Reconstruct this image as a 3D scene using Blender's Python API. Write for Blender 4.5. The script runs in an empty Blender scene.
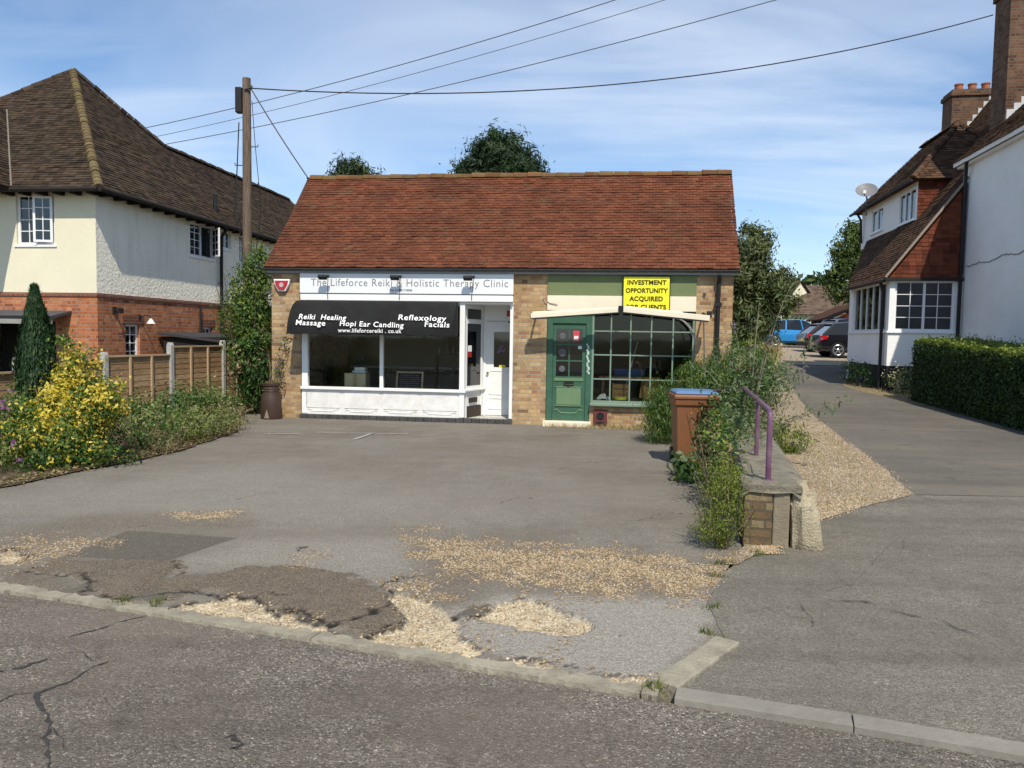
import bpy, math, random
import numpy as np
from mathutils import Vector, Matrix
random.seed(7); rng = np.random.default_rng(11)
SC = bpy.context.scene; COL = SC.collection
R = math.radians
# ------------------------------------------------------------------ survey of the site (camera, levels)
F_PX, EYE, PITCH, ROLL = 770.0, 1.7, math.atan(48/770), R(0.9)
def ray(px, py):
    dx, dy = px-512, py-384
    x = dx*math.cos(ROLL)+dy*math.sin(ROLL); y = -dx*math.sin(ROLL)+dy*math.cos(ROLL)
    return (x/F_PX, math.cos(PITCH)-y/F_PX*math.sin(PITCH), -math.sin(PITCH)-y/F_PX*math.cos(PITCH))
def at(px, py, Y):
    d = ray(px, py); t = Y/d[1]; return Vector((d[0]*t, Y, EYE+d[2]*t))
def ss(t): t = np.clip(t, 0, 1); return t*t*(3-2*t)
def ramp(y):
    y = np.minimum(y, 46.); s = y-8
    return 0.035*(s+np.sqrt(s*s+1))/2
def xwall(y): return 2.35+(y-6.3)*(4.12-2.35)/(14.26-6.3)
def T(x, y):
    x = np.asarray(x, float); y = np.asarray(y, float)
    w = .35+np.maximum(0, y-14)
    x0 = xwall(np.minimum(y, 15))-np.maximum(0, y-14)*.9
    return ramp(y)*ss((x-x0)/w)
def Tz(x, y): return float(T(x, y))
def GT(px, py):
    d = ray(px, py); t = 2.0
    while t < 200:
        if EYE+d[2]*t < Tz(d[0]*t, d[1]*t): break
        t += .02
    return (d[0]*t, d[1]*t)
# ------------------------------------------------------------------ object helpers
def tag(o, label=None, cat=None, group=None, kind=None):
    if label: o['label'] = label
    if cat: o['category'] = cat
    if group: o['group'] = group
    if kind: o['kind'] = kind
    return o
def thing(name, label, cat, loc=(0, 0, 0), rz=0, group=None):
    o = bpy.data.objects.new(name, None); COL.objects.link(o); o.empty_display_size = .2
    o.location = loc; o.rotation_euler = (0, 0, rz); return tag(o, label, cat, group)
def link(name, me, parent=None):
    o = bpy.data.objects.new(name, me); COL.objects.link(o)
    if parent: o.parent = parent
    return o
def copy_tree(o, parent=None):
    c = o.copy(); COL.objects.link(c); c.parent = parent
    for ch in list(o.children): copy_tree(ch, c)
    return c
class MB:
    def __init__(s): s.v = []; s.f = []; s.m = []
    def add(s, vs, fs, m=0):
        b = len(s.v); s.v += [tuple(v) for v in vs]; s.f += [tuple(i+b for i in f) for f in fs]; s.m += [m]*len(fs); return s
    def box(s, a, b, m=0, M=None):
        x0, y0, z0 = a; x1, y1, z1 = b
        vs = [(x0,y0,z0),(x1,y0,z0),(x1,y1,z0),(x0,y1,z0),(x0,y0,z1),(x1,y0,z1),(x1,y1,z1),(x0,y1,z1)]
        if M is not None: vs = [M @ Vector(v) for v in vs]
        return s.add(vs, [(0,3,2,1),(4,5,6,7),(0,1,5,4),(1,2,6,5),(2,3,7,6),(3,0,4,7)], m)
    def beam(s, p, q, w, h, m=0):          # box beam from p to q
        p = Vector(p); q = Vector(q); d = q-p; L = d.length; M = Matrix.Translation(p) @ d.to_track_quat('X', 'Z').to_matrix().to_4x4()
        return s.box((0, -w/2, -h/2), (L, w/2, h/2), m, M)
    def tube(s, pts, r, n=8, m=0, caps=True):
        pts = [Vector(p) for p in pts]; k = len(pts)
        rs = [r]*k if not hasattr(r, '__len__') else r
        vs = []; up = None
        for i, p in enumerate(pts):
            d = (pts[min(i+1, k-1)]-pts[max(i-1, 0)]).normalized()
            if up is None: up = Vector((0, 0, 1)) if abs(d.z) < .9 else Vector((1, 0, 0))
            a = d.cross(up).normalized(); b = a.cross(d).normalized(); up = b
            for j in range(n):
                t = 2*math.pi*j/n; vs.append(p+a*(math.cos(t)*rs[i])+b*(math.sin(t)*rs[i]))
        fs = [(i*n+j, i*n+(j+1) % n, (i+1)*n+(j+1) % n, (i+1)*n+j) for i in range(k-1) for j in range(n)]
        if caps: fs += [tuple(range(n))[::-1], tuple(range((k-1)*n, k*n))]
        return s.add(vs, fs, m)
    def lathe(s, prof, c=(0, 0, 0), n=20, m=0, M=None):
        vs = []
        for r, z in prof:
            for j in range(n):
                t = 2*math.pi*j/n; vs.append(Vector((r*math.cos(t), r*math.sin(t), z)))
        M = M or Matrix.Identity(4); c = Vector(c); vs = [M @ v + c for v in vs]; k = len(prof)
        fs = [(i*n+j, i*n+(j+1) % n, (i+1)*n+(j+1) % n, (i+1)*n+j) for i in range(k-1) for j in range(n)]
        fs += [tuple(range(n))[::-1], tuple(range((k-1)*n, k*n))]
        return s.add(vs, fs, m)
    def prism(s, poly, d0, d1, f, m=0):    # poly 2D list, f(a,b,d)->xyz
        k = len(poly); vs = [f(a, b, d0) for a, b in poly]+[f(a, b, d1) for a, b in poly]
        return s.add(vs, [tuple(range(k))[::-1], tuple(range(k, 2*k))]+[(i, (i+1) % k, k+(i+1) % k, k+i) for i in range(k)], m)
    def poly(s, vs, m=0): return s.add(vs, [tuple(range(len(vs)))], m)
    def wall(s, u0, u1, z0, z1, holes, f, th, m=0):   # wall sheet with openings; f(u,d,z)->xyz, d=depth into wall
        us = sorted({u0, u1}|{min(max(h[i], u0), u1) for h in holes for i in (0, 1)}); zs = sorted({z0, z1}|{min(max(h[i], z0), z1) for h in holes for i in (2, 3)})
        solid = lambda i, j: 0 <= i < len(us)-1 and 0 <= j < len(zs)-1 and not any(h[0] < (us[i]+us[i+1])/2 < h[1] and h[2] < (zs[j]+zs[j+1])/2 < h[3] for h in holes)
        for i in range(len(us)-1):
            for j in range(len(zs)-1):
                if not solid(i, j): continue
                a, b, c, d = us[i], us[i+1], zs[j], zs[j+1]
                s.poly([f(a, 0, c), f(b, 0, c), f(b, 0, d), f(a, 0, d)], m); s.poly([f(a, th, c), f(a, th, d), f(b, th, d), f(b, th, c)], m)
                if not solid(i-1, j): s.poly([f(a, 0, c), f(a, 0, d), f(a, th, d), f(a, th, c)], m)
                if not solid(i+1, j): s.poly([f(b, 0, c), f(b, th, c), f(b, th, d), f(b, 0, d)], m)
                if not solid(i, j-1): s.poly([f(a, 0, c), f(a, th, c), f(b, th, c), f(b, 0, c)], m)
                if not solid(i, j+1): s.poly([f(a, 0, d), f(b, 0, d), f(b, th, d), f(a, th, d)], m)
        return s
    def build(s, name, mats, parent=None, smooth=False, bevel=0, angle=35):
        me = bpy.data.meshes.new(name); me.from_pydata(s.v, [], s.f); me.update()
        if not isinstance(mats, (list, tuple)): mats = [mats]
        for mt in mats: me.materials.append(mt)
        if len(mats) > 1: me.polygons.foreach_set('material_index', s.m)
        if smooth:
            me.polygons.foreach_set('use_smooth', [True]*len(me.polygons)); me.set_sharp_from_angle(angle=R(angle))
        o = link(name, me, parent)
        if bevel:
            b = o.modifiers.new('Bevel', 'BEVEL'); b.width = bevel; b.segments = 2; b.limit_method = 'ANGLE'; b.angle_limit = R(40)
        return o
def quads_object(name, V, mats, parent=None, mi=None, per=4, smooth=False):   # V: (n*per,3) array, faces of `per` separate verts
    n = len(V)//per; me = bpy.data.meshes.new(name)
    me.vertices.add(len(V)); me.vertices.foreach_set('co', np.ascontiguousarray(V, np.float32).ravel())
    me.loops.add(len(V)); me.loops.foreach_set('vertex_index', np.arange(len(V), dtype=np.int32))
    me.polygons.add(n); me.polygons.foreach_set('loop_start', np.arange(n, dtype=np.int32)*per)
    for mt in (mats if isinstance(mats, list) else [mats]): me.materials.append(mt)
    if mi is not None: me.polygons.foreach_set('material_index', np.asarray(mi, np.int32))
    me.update(calc_edges=True); return link(name, me, parent)
# ------------------------------------------------------------------ material helpers
class NT:
    def __init__(s, tree): s.t = tree
    def n(s, ty, ins=None, **props):
        nd = s.t.nodes.new('ShaderNode'+ty)
        for k, v in props.items(): setattr(nd, k, v)
        for k, v in (ins or {}).items():
            if isinstance(v, tuple) and len(v) == 2 and hasattr(v[0], 'outputs'): s.t.links.new(v[0].outputs[v[1]], nd.inputs[k])
            elif hasattr(v, 'outputs'): s.t.links.new(v.outputs[0], nd.inputs[k])
            else:
                if isinstance(v, (tuple, list)) and len(v) == 3 and nd.inputs[k].type == 'RGBA': v = (*v, 1)
                nd.inputs[k].default_value = v
        return nd
    def ramp(s, fac, stops, interp='LINEAR'):
        nd = s.n('ValToRGB', {'Fac': fac}); cr = nd.color_ramp; cr.interpolation = interp
        while len(cr.elements) < len(stops): cr.elements.new(.5)
        for e, (p, c) in zip(cr.elements, stops):
            e.position = p; e.color = (c, c, c, 1) if not isinstance(c, (tuple, list)) else (*c[:3], 1)
        return nd
    def mix(s, fac, a, b, mode='MIX'):
        nd = s.t.nodes.new('ShaderNodeMix'); nd.data_type = 'RGBA'; nd.blend_type = mode
        for idx, v in ((0, fac), (6, a), (7, b)):
            if hasattr(v, 'outputs'): s.t.links.new(v.outputs[0 if v.bl_idname != 'ShaderNodeMix' else 2], nd.inputs[idx])
            elif isinstance(v, tuple) and len(v) == 2 and hasattr(v[0], 'outputs'): s.t.links.new(v[0].outputs[v[1]], nd.inputs[idx])
            else: nd.inputs[idx].default_value = (*v, 1) if isinstance(v, tuple) and len(v) == 3 else v
        return nd
    def math(s, op, a, b=None, clamp=False):
        nd = s.t.nodes.new('ShaderNodeMath'); nd.operation = op; nd.use_clamp = clamp
        for i, v in enumerate((a, b)):
            if v is None: continue
            if isinstance(v, tuple): s.t.links.new(v[0].outputs[v[1]], nd.inputs[i])
            elif hasattr(v, 'outputs'): s.t.links.new(v.outputs[0 if v.bl_idname != 'ShaderNodeMix' else 2], nd.inputs[i])
            else: nd.inputs[i].default_value = v
        return nd
def outc(nd): return (nd, 2) if nd.bl_idname == 'ShaderNodeMix' else (nd, 0)
def newmat(name):
    m = bpy.data.materials.new(name); m.use_nodes = True; m.node_tree.nodes.clear(); return m, NT(m.node_tree)
def finish(t, color, rough=.8, bump=None, metal=0, spec=.3, normal=None, **kw):
    p = t.n('BsdfPrincipled', {'Roughness': rough, 'Metallic': metal, 'Specular IOR Level': spec, **kw})
    if hasattr(color, 'outputs'): t.t.links.new(color.outputs[outc(color)[1]], p.inputs['Base Color'])
    else: p.inputs['Base Color'].default_value = (*color[:3], 1)
    if bump:
        h, st, dist = bump
        b = t.n('Bump', {'Strength': st, 'Distance': dist, 'Height': h}); t.t.links.new(b.outputs[0], p.inputs['Normal'])
    o = t.n('OutputMaterial', {'Surface': p}); return p
def tex(t, scale, detail=4, rough=.55, vec=None, dist=0):
    if vec is None: vec = (t.n('NewGeometry'), 'Position')
    return t.n('TexNoise', {'Vector': vec, 'Scale': scale, 'Detail': detail, 'Roughness': rough, 'Distortion': dist})
def paint(name, c, rough=.5, dirt=.25, scale=3, metal=0, bump=.15, spec=.3, dirtc=None):
    m, t = newmat(name); a = tex(t, scale, 6, .65); f = t.ramp(a, [(.35, 0), (.75, 1)])
    b = tex(t, scale*9, 3); f2 = t.math('MULTIPLY', f, dirt)
    d = dirtc or tuple(x*.45 for x in c)
    col = t.mix(f2, c, d); col = t.mix(t.math('MULTIPLY', t.ramp(b, [(.5, 0), (.8, 1)]), dirt*.5), outc(col), d)
    finish(t, col, rough, (b, bump, .01), metal, spec); return m
def wash(t, scale=(.9, .9, .25)):      # weather streak noise (stretched vertically)
    mp = t.n('Mapping', {'Vector': (t.n('NewGeometry'), 'Position'), 'Scale': scale}); return tex(t, 4, 5, .6, mp)
def brick_mat(name, cols, mortar, bump=.6, off=0, stain=.35, lowz=None):
    m, t = newmat(name); tc = t.n('TexCoord'); sp = t.n('SeparateXYZ', {'Vector': (tc, 'Object')})
    u = t.math('ADD', (sp, 0), (sp, 1)); v = t.n('CombineXYZ', {'X': t.math('ADD', u, off), 'Y': (sp, 2)})
    b = t.n('TexBrick', squash=.5, squash_frequency=2, ins={'Vector': v, 'Scale': 1, 'Color1': (0, 0, 0), 'Color2': (1, 1, 1), 'Mortar': (.5, .5, .5), 'Mortar Size': .0075, 'Mortar Smooth': .15, 'Brick Width': .225, 'Row Height': .075})
    k = len(cols); col = t.ramp((b, 'Color'), [(i/(k-1), c) for i, c in enumerate(cols)])
    n1 = tex(t, 1.3, 5); n2 = tex(t, 30, 4)
    col = t.mix(t.math('MULTIPLY', t.ramp(n2, [(.4, 0), (.75, 1)]), .35), col, tuple(x*.5 for x in cols[0]))
    col = t.mix((b, 'Fac'), outc(col), mortar)
    col = t.mix(t.math('MULTIPLY', t.ramp(n1, [(.42, 0), (.7, 1)]), stain), outc(col), tuple(x*.35 for x in cols[0]))
    w = wash(t, (1.5, 1.5, .2)); col = t.mix(t.math('MULTIPLY', t.ramp(w, [(.5, 0), (.75, 1)]), stain*.6), outc(col), (.06, .05, .04))
    h = t.math('SUBTRACT', t.math('MULTIPLY', n2, .35), (b, 'Fac'))
    finish(t, col, .88, (h, bump, .012), 0, .15); return m
def island_mat(name, stops, rough=.85, mott=.4, mottc=(.03, .025, .02), mscale=2.0, fine=40, bump=.3, moss=None, spec=.04):
    m, t = newmat(name); g = t.n('NewGeometry'); col = t.ramp((g, 'Random Per Island'), stops)
    n1 = tex(t, mscale, 6, .6); n2 = tex(t, fine, 3)
    col = t.mix(t.math('MULTIPLY', t.ramp(n1, [(.38, 0), (.7, 1)]), mott), col, mottc)
    col = t.mix(t.math('MULTIPLY', t.ramp(n2, [(.45, 0), (.8, 1)]), .35), outc(col), mottc)
    if moss:
        c, lo, hi, sc, am = moss; n3 = tex(t, sc, 6, .7); col = t.mix(t.math('MULTIPLY', t.ramp(n3, [(lo, 0), (hi, 1)]), am), outc(col), c)
    finish(t, col, rough, (n2, bump, .006), 0, spec); return m
def leaf_mat(name, cols, trans=.3, rough=.55, patch=.35):
    m, t = newmat(name); g = t.n('NewGeometry'); k = len(cols)
    col = t.ramp((g, 'Random Per Island'), [(i/max(1, k-1), c) for i, c in enumerate(cols)])
    n = tex(t, 2.2, 4); col = t.mix(t.math('MULTIPLY', t.ramp(n, [(.4, 0), (.65, 1)]), patch), col, tuple(x*.35 for x in cols[0]))
    p = t.n('BsdfPrincipled', {'Roughness': rough, 'Specular IOR Level': .25, 'Base Color': outc(col)})
    tr = t.n('BsdfTranslucent', {'Color': outc(t.mix(1.0, outc(col), (1.25, 1.3, .6), 'MULTIPLY'))})
    ms = t.n('MixShader', {'Fac': trans, 1: p, 2: tr}); t.n('OutputMaterial', {'Surface': ms}); return m
def glass_mat(name, tint=(.8, .85, .85), refl=.08, dark=0.0, frs=1.0):
    m, t = newmat(name); tr = t.n('BsdfTransparent', {'Color': (*tint, 1)}); gl = t.n('BsdfGlossy', {'Roughness': .03, 'Color': (1, 1, 1, 1)})
    fr = t.math('MULTIPLY', t.n('Fresnel', {'IOR': 1.5}), frs); n = tex(t, 1.2, 2); b = t.n('Bump', {'Strength': .04, 'Distance': .05, 'Height': n})
    t.t.links.new(b.outputs[0], gl.inputs['Normal'])
    f = t.math('ADD', fr, refl, True); ms = t.n('MixShader', {'Fac': f, 1: tr, 2: gl})
    if dark:
        d = t.n('BsdfPrincipled', {'Base Color': (.012, .014, .016, 1), 'Roughness': .05, 'Specular IOR Level': .6}); ms = t.n('MixShader', {'Fac': dark, 1: ms, 2: d})
    t.n('OutputMaterial', {'Surface': ms}); return m
# ------------------------------------------------------------------ numpy noise
def vnoise(x, y, seed=0):
    xi = np.floor(x).astype(np.int64); yi = np.floor(y).astype(np.int64); fx = x-xi; fy = y-yi
    def h(a, b):
        n = (a*374761393+b*668265263+seed*982451653) & 0xffffffff; n = ((n ^ (n >> 13))*1274126177) & 0xffffffff
        return ((n ^ (n >> 16)) & 0xffff)/65535.
    fx = fx*fx*(3-2*fx); fy = fy*fy*(3-2*fy)
    return (h(xi, yi)*(1-fx)+h(xi+1, yi)*fx)*(1-fy)+(h(xi, yi+1)*(1-fx)+h(xi+1, yi+1)*fx)*fy
def fbm(x, y, o=4, seed=0): return sum(vnoise(x*2**i, y*2**i, seed+i*17)*.5**i for i in range(o))/(2-.5**(o-1))-.5
def sdf(P, X, Y):      # signed distance to polygon (positive inside)
    d = np.full(X.shape, 1e9); ins = np.zeros(X.shape, bool); k = len(P)
    for i in range(k):
        (x0, y0), (x1, y1) = P[i], P[(i+1) % k]; ex, ey = x1-x0, y1-y0
        t = np.clip(((X-x0)*ex+(Y-y0)*ey)/(ex*ex+ey*ey+1e-12), 0, 1); d = np.minimum(d, np.hypot(X-x0-t*ex, Y-y0-t*ey))
        c = (y0 > Y) != (y1 > Y); ins ^= c & (X < (x1-x0)*(Y-y0)/(y1-y0+1e-12)+x0)
    return np.where(ins, d, -d)
def ldist(P, X, Y):
    d = np.full(X.shape, 1e9)
    for (x0, y0), (x1, y1) in zip(P, P[1:]):
        ex, ey = x1-x0, y1-y0; t = np.clip(((X-x0)*ex+(Y-y0)*ey)/(ex*ex+ey*ey+1e-12), 0, 1); d = np.minimum(d, np.hypot(X-x0-t*ex, Y-y0-t*ey))
    return d
# ------------------------------------------------------------------ foliage
def nrm(a): return a/np.maximum(np.linalg.norm(a, axis=1, keepdims=True), 1e-9)
def leafquads(P, N, L, W, bias=None):
    n = len(P); a = rng.normal(size=(n, 3))
    if bias is not None: a = a*.6+np.asarray(bias)
    a = nrm(a-(a*N).sum(1, keepdims=True)*N); b = np.cross(N, a)
    s = rng.uniform(.6, 1.3, (n, 1)); La = a*L*s/2; Wb = b*W*s/2
    V = np.empty((n, 4, 3)); V[:, 0] = P-La; V[:, 1] = P+Wb+N*W*.15; V[:, 2] = P+La; V[:, 3] = P-Wb+N*W*.15
    return V.reshape(-1, 3)
def clump_points(blobs, clumps, per, spread, lo=.55, flat=1):
    """blobs: (x,y,z,rx,ry,rz,weight); leaves gather round clump centres inside each blob"""
    P = []; N = []; C = []
    w = np.array([b[6] if len(b) > 6 else b[3]*b[4]*b[5] for b in blobs]); w = w/w.sum()
    for b, wi in zip(blobs, w):
        k = max(2, int(round(clumps*wi))); d = nrm(rng.normal(size=(k, 3))); r = rng.uniform(lo**2, 1, (k, 1))**.5
        c = d*r*np.array(b[3:6])+np.array(b[:3]); sz = spread*rng.uniform(.6, 1.4, (k, 1))
        off = rng.normal(size=(k, per, 3))*sz[:, None]*np.array([1, 1, flat]); p = c[:, None]+off
        nn = off/(np.linalg.norm(off, axis=2, keepdims=True)+1e-6)*.7+d[:, None]*.5+rng.normal(size=off.shape)*.45
        P.append(p.reshape(-1, 3)); N.append(nn.reshape(-1, 3)); C.append(np.repeat(rng.random(k), per))
    return np.concatenate(P), nrm(np.concatenate(N)), np.concatenate(C)
def foliage(name, parent, mats, blobs, clumps, per, spread, L, W, lo=.55, bias=None, zmin=None, frac=None, flat=1):
    P, N, C = clump_points(blobs, clumps, per, spread, lo, flat)
    if zmin is not None: P[:, 2] = np.maximum(P[:, 2], zmin+rng.random(len(P))*.05)
    mi = None
    if isinstance(mats, list):
        cut = np.cumsum(frac); mi = np.minimum(np.searchsorted(cut, C*.75+rng.random(len(C))*.25), len(mats)-1)
    return quads_object(name, leafquads(P, N, L, W, bias), mats, parent, mi)
def stems(mb, n, rad, h, r, base=(0, 0, 0), lean=.5, segs=4):
    for i in range(n):
        a = random.uniform(0, 2*math.pi); q = Vector(base)+Vector((math.cos(a), math.sin(a), 0))*rad*.3*random.random(); pts = [q.copy()]
        d = Vector((math.cos(a)*lean*random.random(), math.sin(a)*lean*random.random(), 1))
        for k in range(segs):
            d += Vector((random.uniform(-.2, .2), random.uniform(-.2, .2), 0)); q = q+d.normalized()*h/segs*random.uniform(.8, 1.1); pts.append(q.copy())
        mb.tube(pts, [r*(1-.7*k/segs) for k in range(segs+1)], 5)
    return mb
# ------------------------------------------------------------------ roof tiles (each tile an island so its colour varies)
def tiles(mb, O, ex, ey, poly, tw=.165, g=.1, th=.016, jit=.006):
    O = Vector(O); ex = Vector(ex).normalized(); ey = Vector(ey).normalized(); nn = ex.cross(ey)
    if nn.z < 0: nn = -nn
    ys = [p[1] for p in poly]; y = min(ys); j = 0
    while y < max(ys)-.02:
        yy = min(y+g*.5, max(ys)-.001); xs = []
        for (x0, y0), (x1, y1) in zip(poly, poly[1:]+poly[:1]):
            if (y0 > yy) != (y1 > yy): xs.append(x0+(yy-y0)/(y1-y0)*(x1-x0))
        xs.sort()
        for xa, xb_ in zip(xs[::2], xs[1::2]):
            x = xa-(tw/2 if j % 2 else 0)-random.uniform(0, .02)
            sag = random.uniform(-.004, .004)
            while x < xb_-.01:
                a = max(x+.002, xa); b = min(x+tw-.002, xb_); x += tw
                if b-a < .02: continue
                r1 = random.uniform(-jit, jit)+sag; r2 = r1+random.uniform(-jit, jit)*.6; yb = y+random.uniform(-.006, .006)
                p = lambda u, v, h: O+ex*u+ey*v+nn*h
                top = min(y+g*1.25, max(ys))
                mb.add([p(a, yb, th+.004+r1), p(b, yb, th+.004+r2), p(b, top, .004), p(a, top, .004), p(a, yb, r1*.5-.002), p(b, yb, r2*.5-.002)], [(0, 1, 2, 3), (4, 5, 1, 0)])
        y += g; j += 1
    return mb
def ridge_run(mb, p, q, r=.1, seg=.32, lift=.0):
    p = Vector(p); q = Vector(q); d = (q-p); L = d.length; d.normalize(); k = max(1, int(L/seg))
    a = d.cross(Vector((0, 0, 1))).normalized(); b = a.cross(d)
    for i in range(k):
        s = p+d*(i*L/k); e = p+d*((i+1)*L/k-.008); rr = r*random.uniform(.95, 1.08); up = b*(lift+random.uniform(-.008, .008))
        vs = []
        for c, w in ((s, 1.06), (e, .97)):
            for t in range(7): vs.append(c+up+a*(math.cos(math.pi*t/6)*rr*w)+b*(math.sin(math.pi*t/6)*rr*w-.03))
        mb.add(vs, [(t, t+1, t+8, t+7) for t in range(6)]+[tuple(range(7)), tuple(range(7, 14))])
    return mb
# ------------------------------------------------------------------ lettering
def text(name, s, size, mat, parent, M, bold=0, sx=1, align='CENTER', space=1, shear=0, ext=.0015):
    cu = bpy.data.curves.new('txt', 'FONT'); cu.body = s; cu.size = size; cu.align_x = align; cu.offset = bold; cu.extrude = ext; cu.space_character = space; cu.shear = shear; cu.resolution_u = 3
    ob = bpy.data.objects.new('txt', cu); COL.objects.link(ob); dg = bpy.context.evaluated_depsgraph_get()
    me = bpy.data.meshes.new_from_object(ob.evaluated_get(dg)); bpy.data.objects.remove(ob); bpy.data.curves.remove(cu)
    me.transform(M @ Matrix.Diagonal((sx, 1, 1, 1))); me.materials.clear(); me.materials.append(mat); me.name = name
    return link(name, me, parent)
def upright(x, y, z, tilt=0): return Matrix.Translation((x, y, z)) @ Matrix.Rotation(R(90)-tilt, 4, 'X')
# ================================================================== world, sun, camera
W = bpy.data.worlds.new("World"); SC.world = W; W.use_nodes = True; W.node_tree.nodes.clear(); t = NT(W.node_tree)
SUN_EL = R(52); sx, sy = .186, -.983            # towards the sun, seen from above
sky = t.n('TexSky', sky_type='NISHITA', sun_disc=False, sun_elevation=SUN_EL, sun_rotation=math.atan2(sx, sy), altitude=60, air_density=1.0, dust_density=.35, ozone_density=1.6)
tc = t.n('TexCoord'); sp = t.n('SeparateXYZ', {'Vector': (tc, 'Generated')})
zc = t.math('ADD', t.math('MAXIMUM', (sp, 2), 0.0), .12)
cv = t.n('CombineXYZ', {'X': t.math('DIVIDE', (sp, 0), zc), 'Y': t.math('DIVIDE', (sp, 1), zc), 'Z': .37})
mp = t.n('Mapping', {'Vector': cv, 'Rotation': (0, 0, R(-28)), 'Scale': (.38, 1.25, 1)})
c1 = t.n('TexNoise', {'Vector': mp, 'Scale': 1.1, 'Detail': 9, 'Roughness': .58, 'Distortion': .5}); c2 = t.n('TexNoise', {'Vector': cv, 'Scale': .38, 'Detail': 4, 'Roughness': .5})
wsp = t.math('MULTIPLY', t.ramp(c1, [(.40, 0), (.74, 1)]), t.ramp(c2, [(.36, .1), (.58, 1)]))
cl = t.math('MULTIPLY', wsp, .7); hz = t.ramp((sp, 2), [(0, .38), (.10, .16), (.3, 0)])
cl = t.math('MAXIMUM', cl, hz); veil = t.math('MULTIPLY', t.ramp(t.n('TexNoise', {'Vector': cv, 'Scale': .55, 'Detail': 5, 'Roughness': .5, 'Distortion': .8}), [(.42, .04), (.68, 1)]), .5); cl = t.math('MAXIMUM', cl, veil)
skc = t.mix(1.0, sky, (.86, .99, 1.10), 'MULTIPLY')
col = t.mix(cl, outc(skc), (6.9, 7.5, 8.4))
bg = t.n('Background', {'Color': outc(col), 'Strength': .14}); t.n('OutputWorld', {'Surface': bg})
sun = bpy.data.lights.new('sun', 'SUN'); sun.energy = 5.0; sun.angle = R(.5); sun.color = (1, .93, .80)
so = bpy.data.objects.new('sun', sun); COL.objects.link(so)
so.rotation_euler = Vector((sx*math.cos(SUN_EL), sy*math.cos(SUN_EL), math.sin(SUN_EL))).to_track_quat('Z', 'Y').to_euler()
cam = bpy.data.cameras.new('camera'); co = bpy.data.objects.new('camera', cam); COL.objects.link(co); SC.camera = co
cam.sensor_width = 36; cam.lens = F_PX/1024*36; cam.clip_end = 2000; cam.clip_start = .05
rt = Vector((1, 0, 0)); up = Vector((0, math.sin(PITCH), math.cos(PITCH))); fw = Vector((0, math.cos(PITCH), -math.sin(PITCH)))
ax = rt*math.cos(ROLL)+up*math.sin(ROLL); ay = -rt*math.sin(ROLL)+up*math.cos(ROLL)
M = Matrix((ax, ay, -fw)).transposed().to_4x4(); M.translation = (0, 0, EYE); co.matrix_world = M
SC.view_settings.view_transform = 'Standard'; SC.view_settings.look = 'None'; SC.view_settings.exposure = 0
SC.render.resolution_x = 1024; SC.render.resolution_y = 768
try: SC.cycles.use_denoising = True; SC.cycles.max_bounces = 8; SC.cycles.transparent_max_bounces = 12
except Exception: pass

# ================================================================== ground
KERB = [(-14, 8.5), (-7, 6.15), (-3.33, 4.95), (-2.14, 4.6), (-.92, 4.16), (-.3, 3.93), (.71, 3.6), (1.46, 3.36), (2.17, 3.1), (6, 1.7), (14, -1.3)]
kx, ky = np.array(KERB).T
def yk(x): return np.interp(x, kx, ky)
PX = lambda *pts: [GT(*p) for p in pts]
def grid_mesh(name, X, Y, Z, mats, keep=None, attrs=None, kind='structure', smooth=True):
    ny, nx = X.shape; idx = np.arange(ny*nx).reshape(ny, nx)
    q = np.stack([idx[:-1, :-1], idx[:-1, 1:], idx[1:, 1:], idx[1:, :-1]], -1).reshape(-1, 4)
    if keep is not None: q = q[keep.ravel()[q].all(1)]
    me = bpy.data.meshes.new(name); me.vertices.add(ny*nx); me.vertices.foreach_set('co', np.stack([X, Y, Z], -1).astype(np.float32).ravel())
    me.loops.add(q.size); me.loops.foreach_set('vertex_index', q.astype(np.int32).ravel()); me.polygons.add(len(q)); me.polygons.foreach_set('loop_start', np.arange(len(q), dtype=np.int32)*4)
    me.polygons.foreach_set('use_smooth', np.ones(len(q), bool)*smooth)
    for k, a in (attrs or {}).items(): me.attributes.new(k, 'FLOAT', 'POINT').data.foreach_set('value', a.astype(np.float32).ravel())
    me.update(calc_edges=True); me.materials.append(mats); o = link(name, me)
    if kind: o['kind'] = kind
    return o
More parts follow.
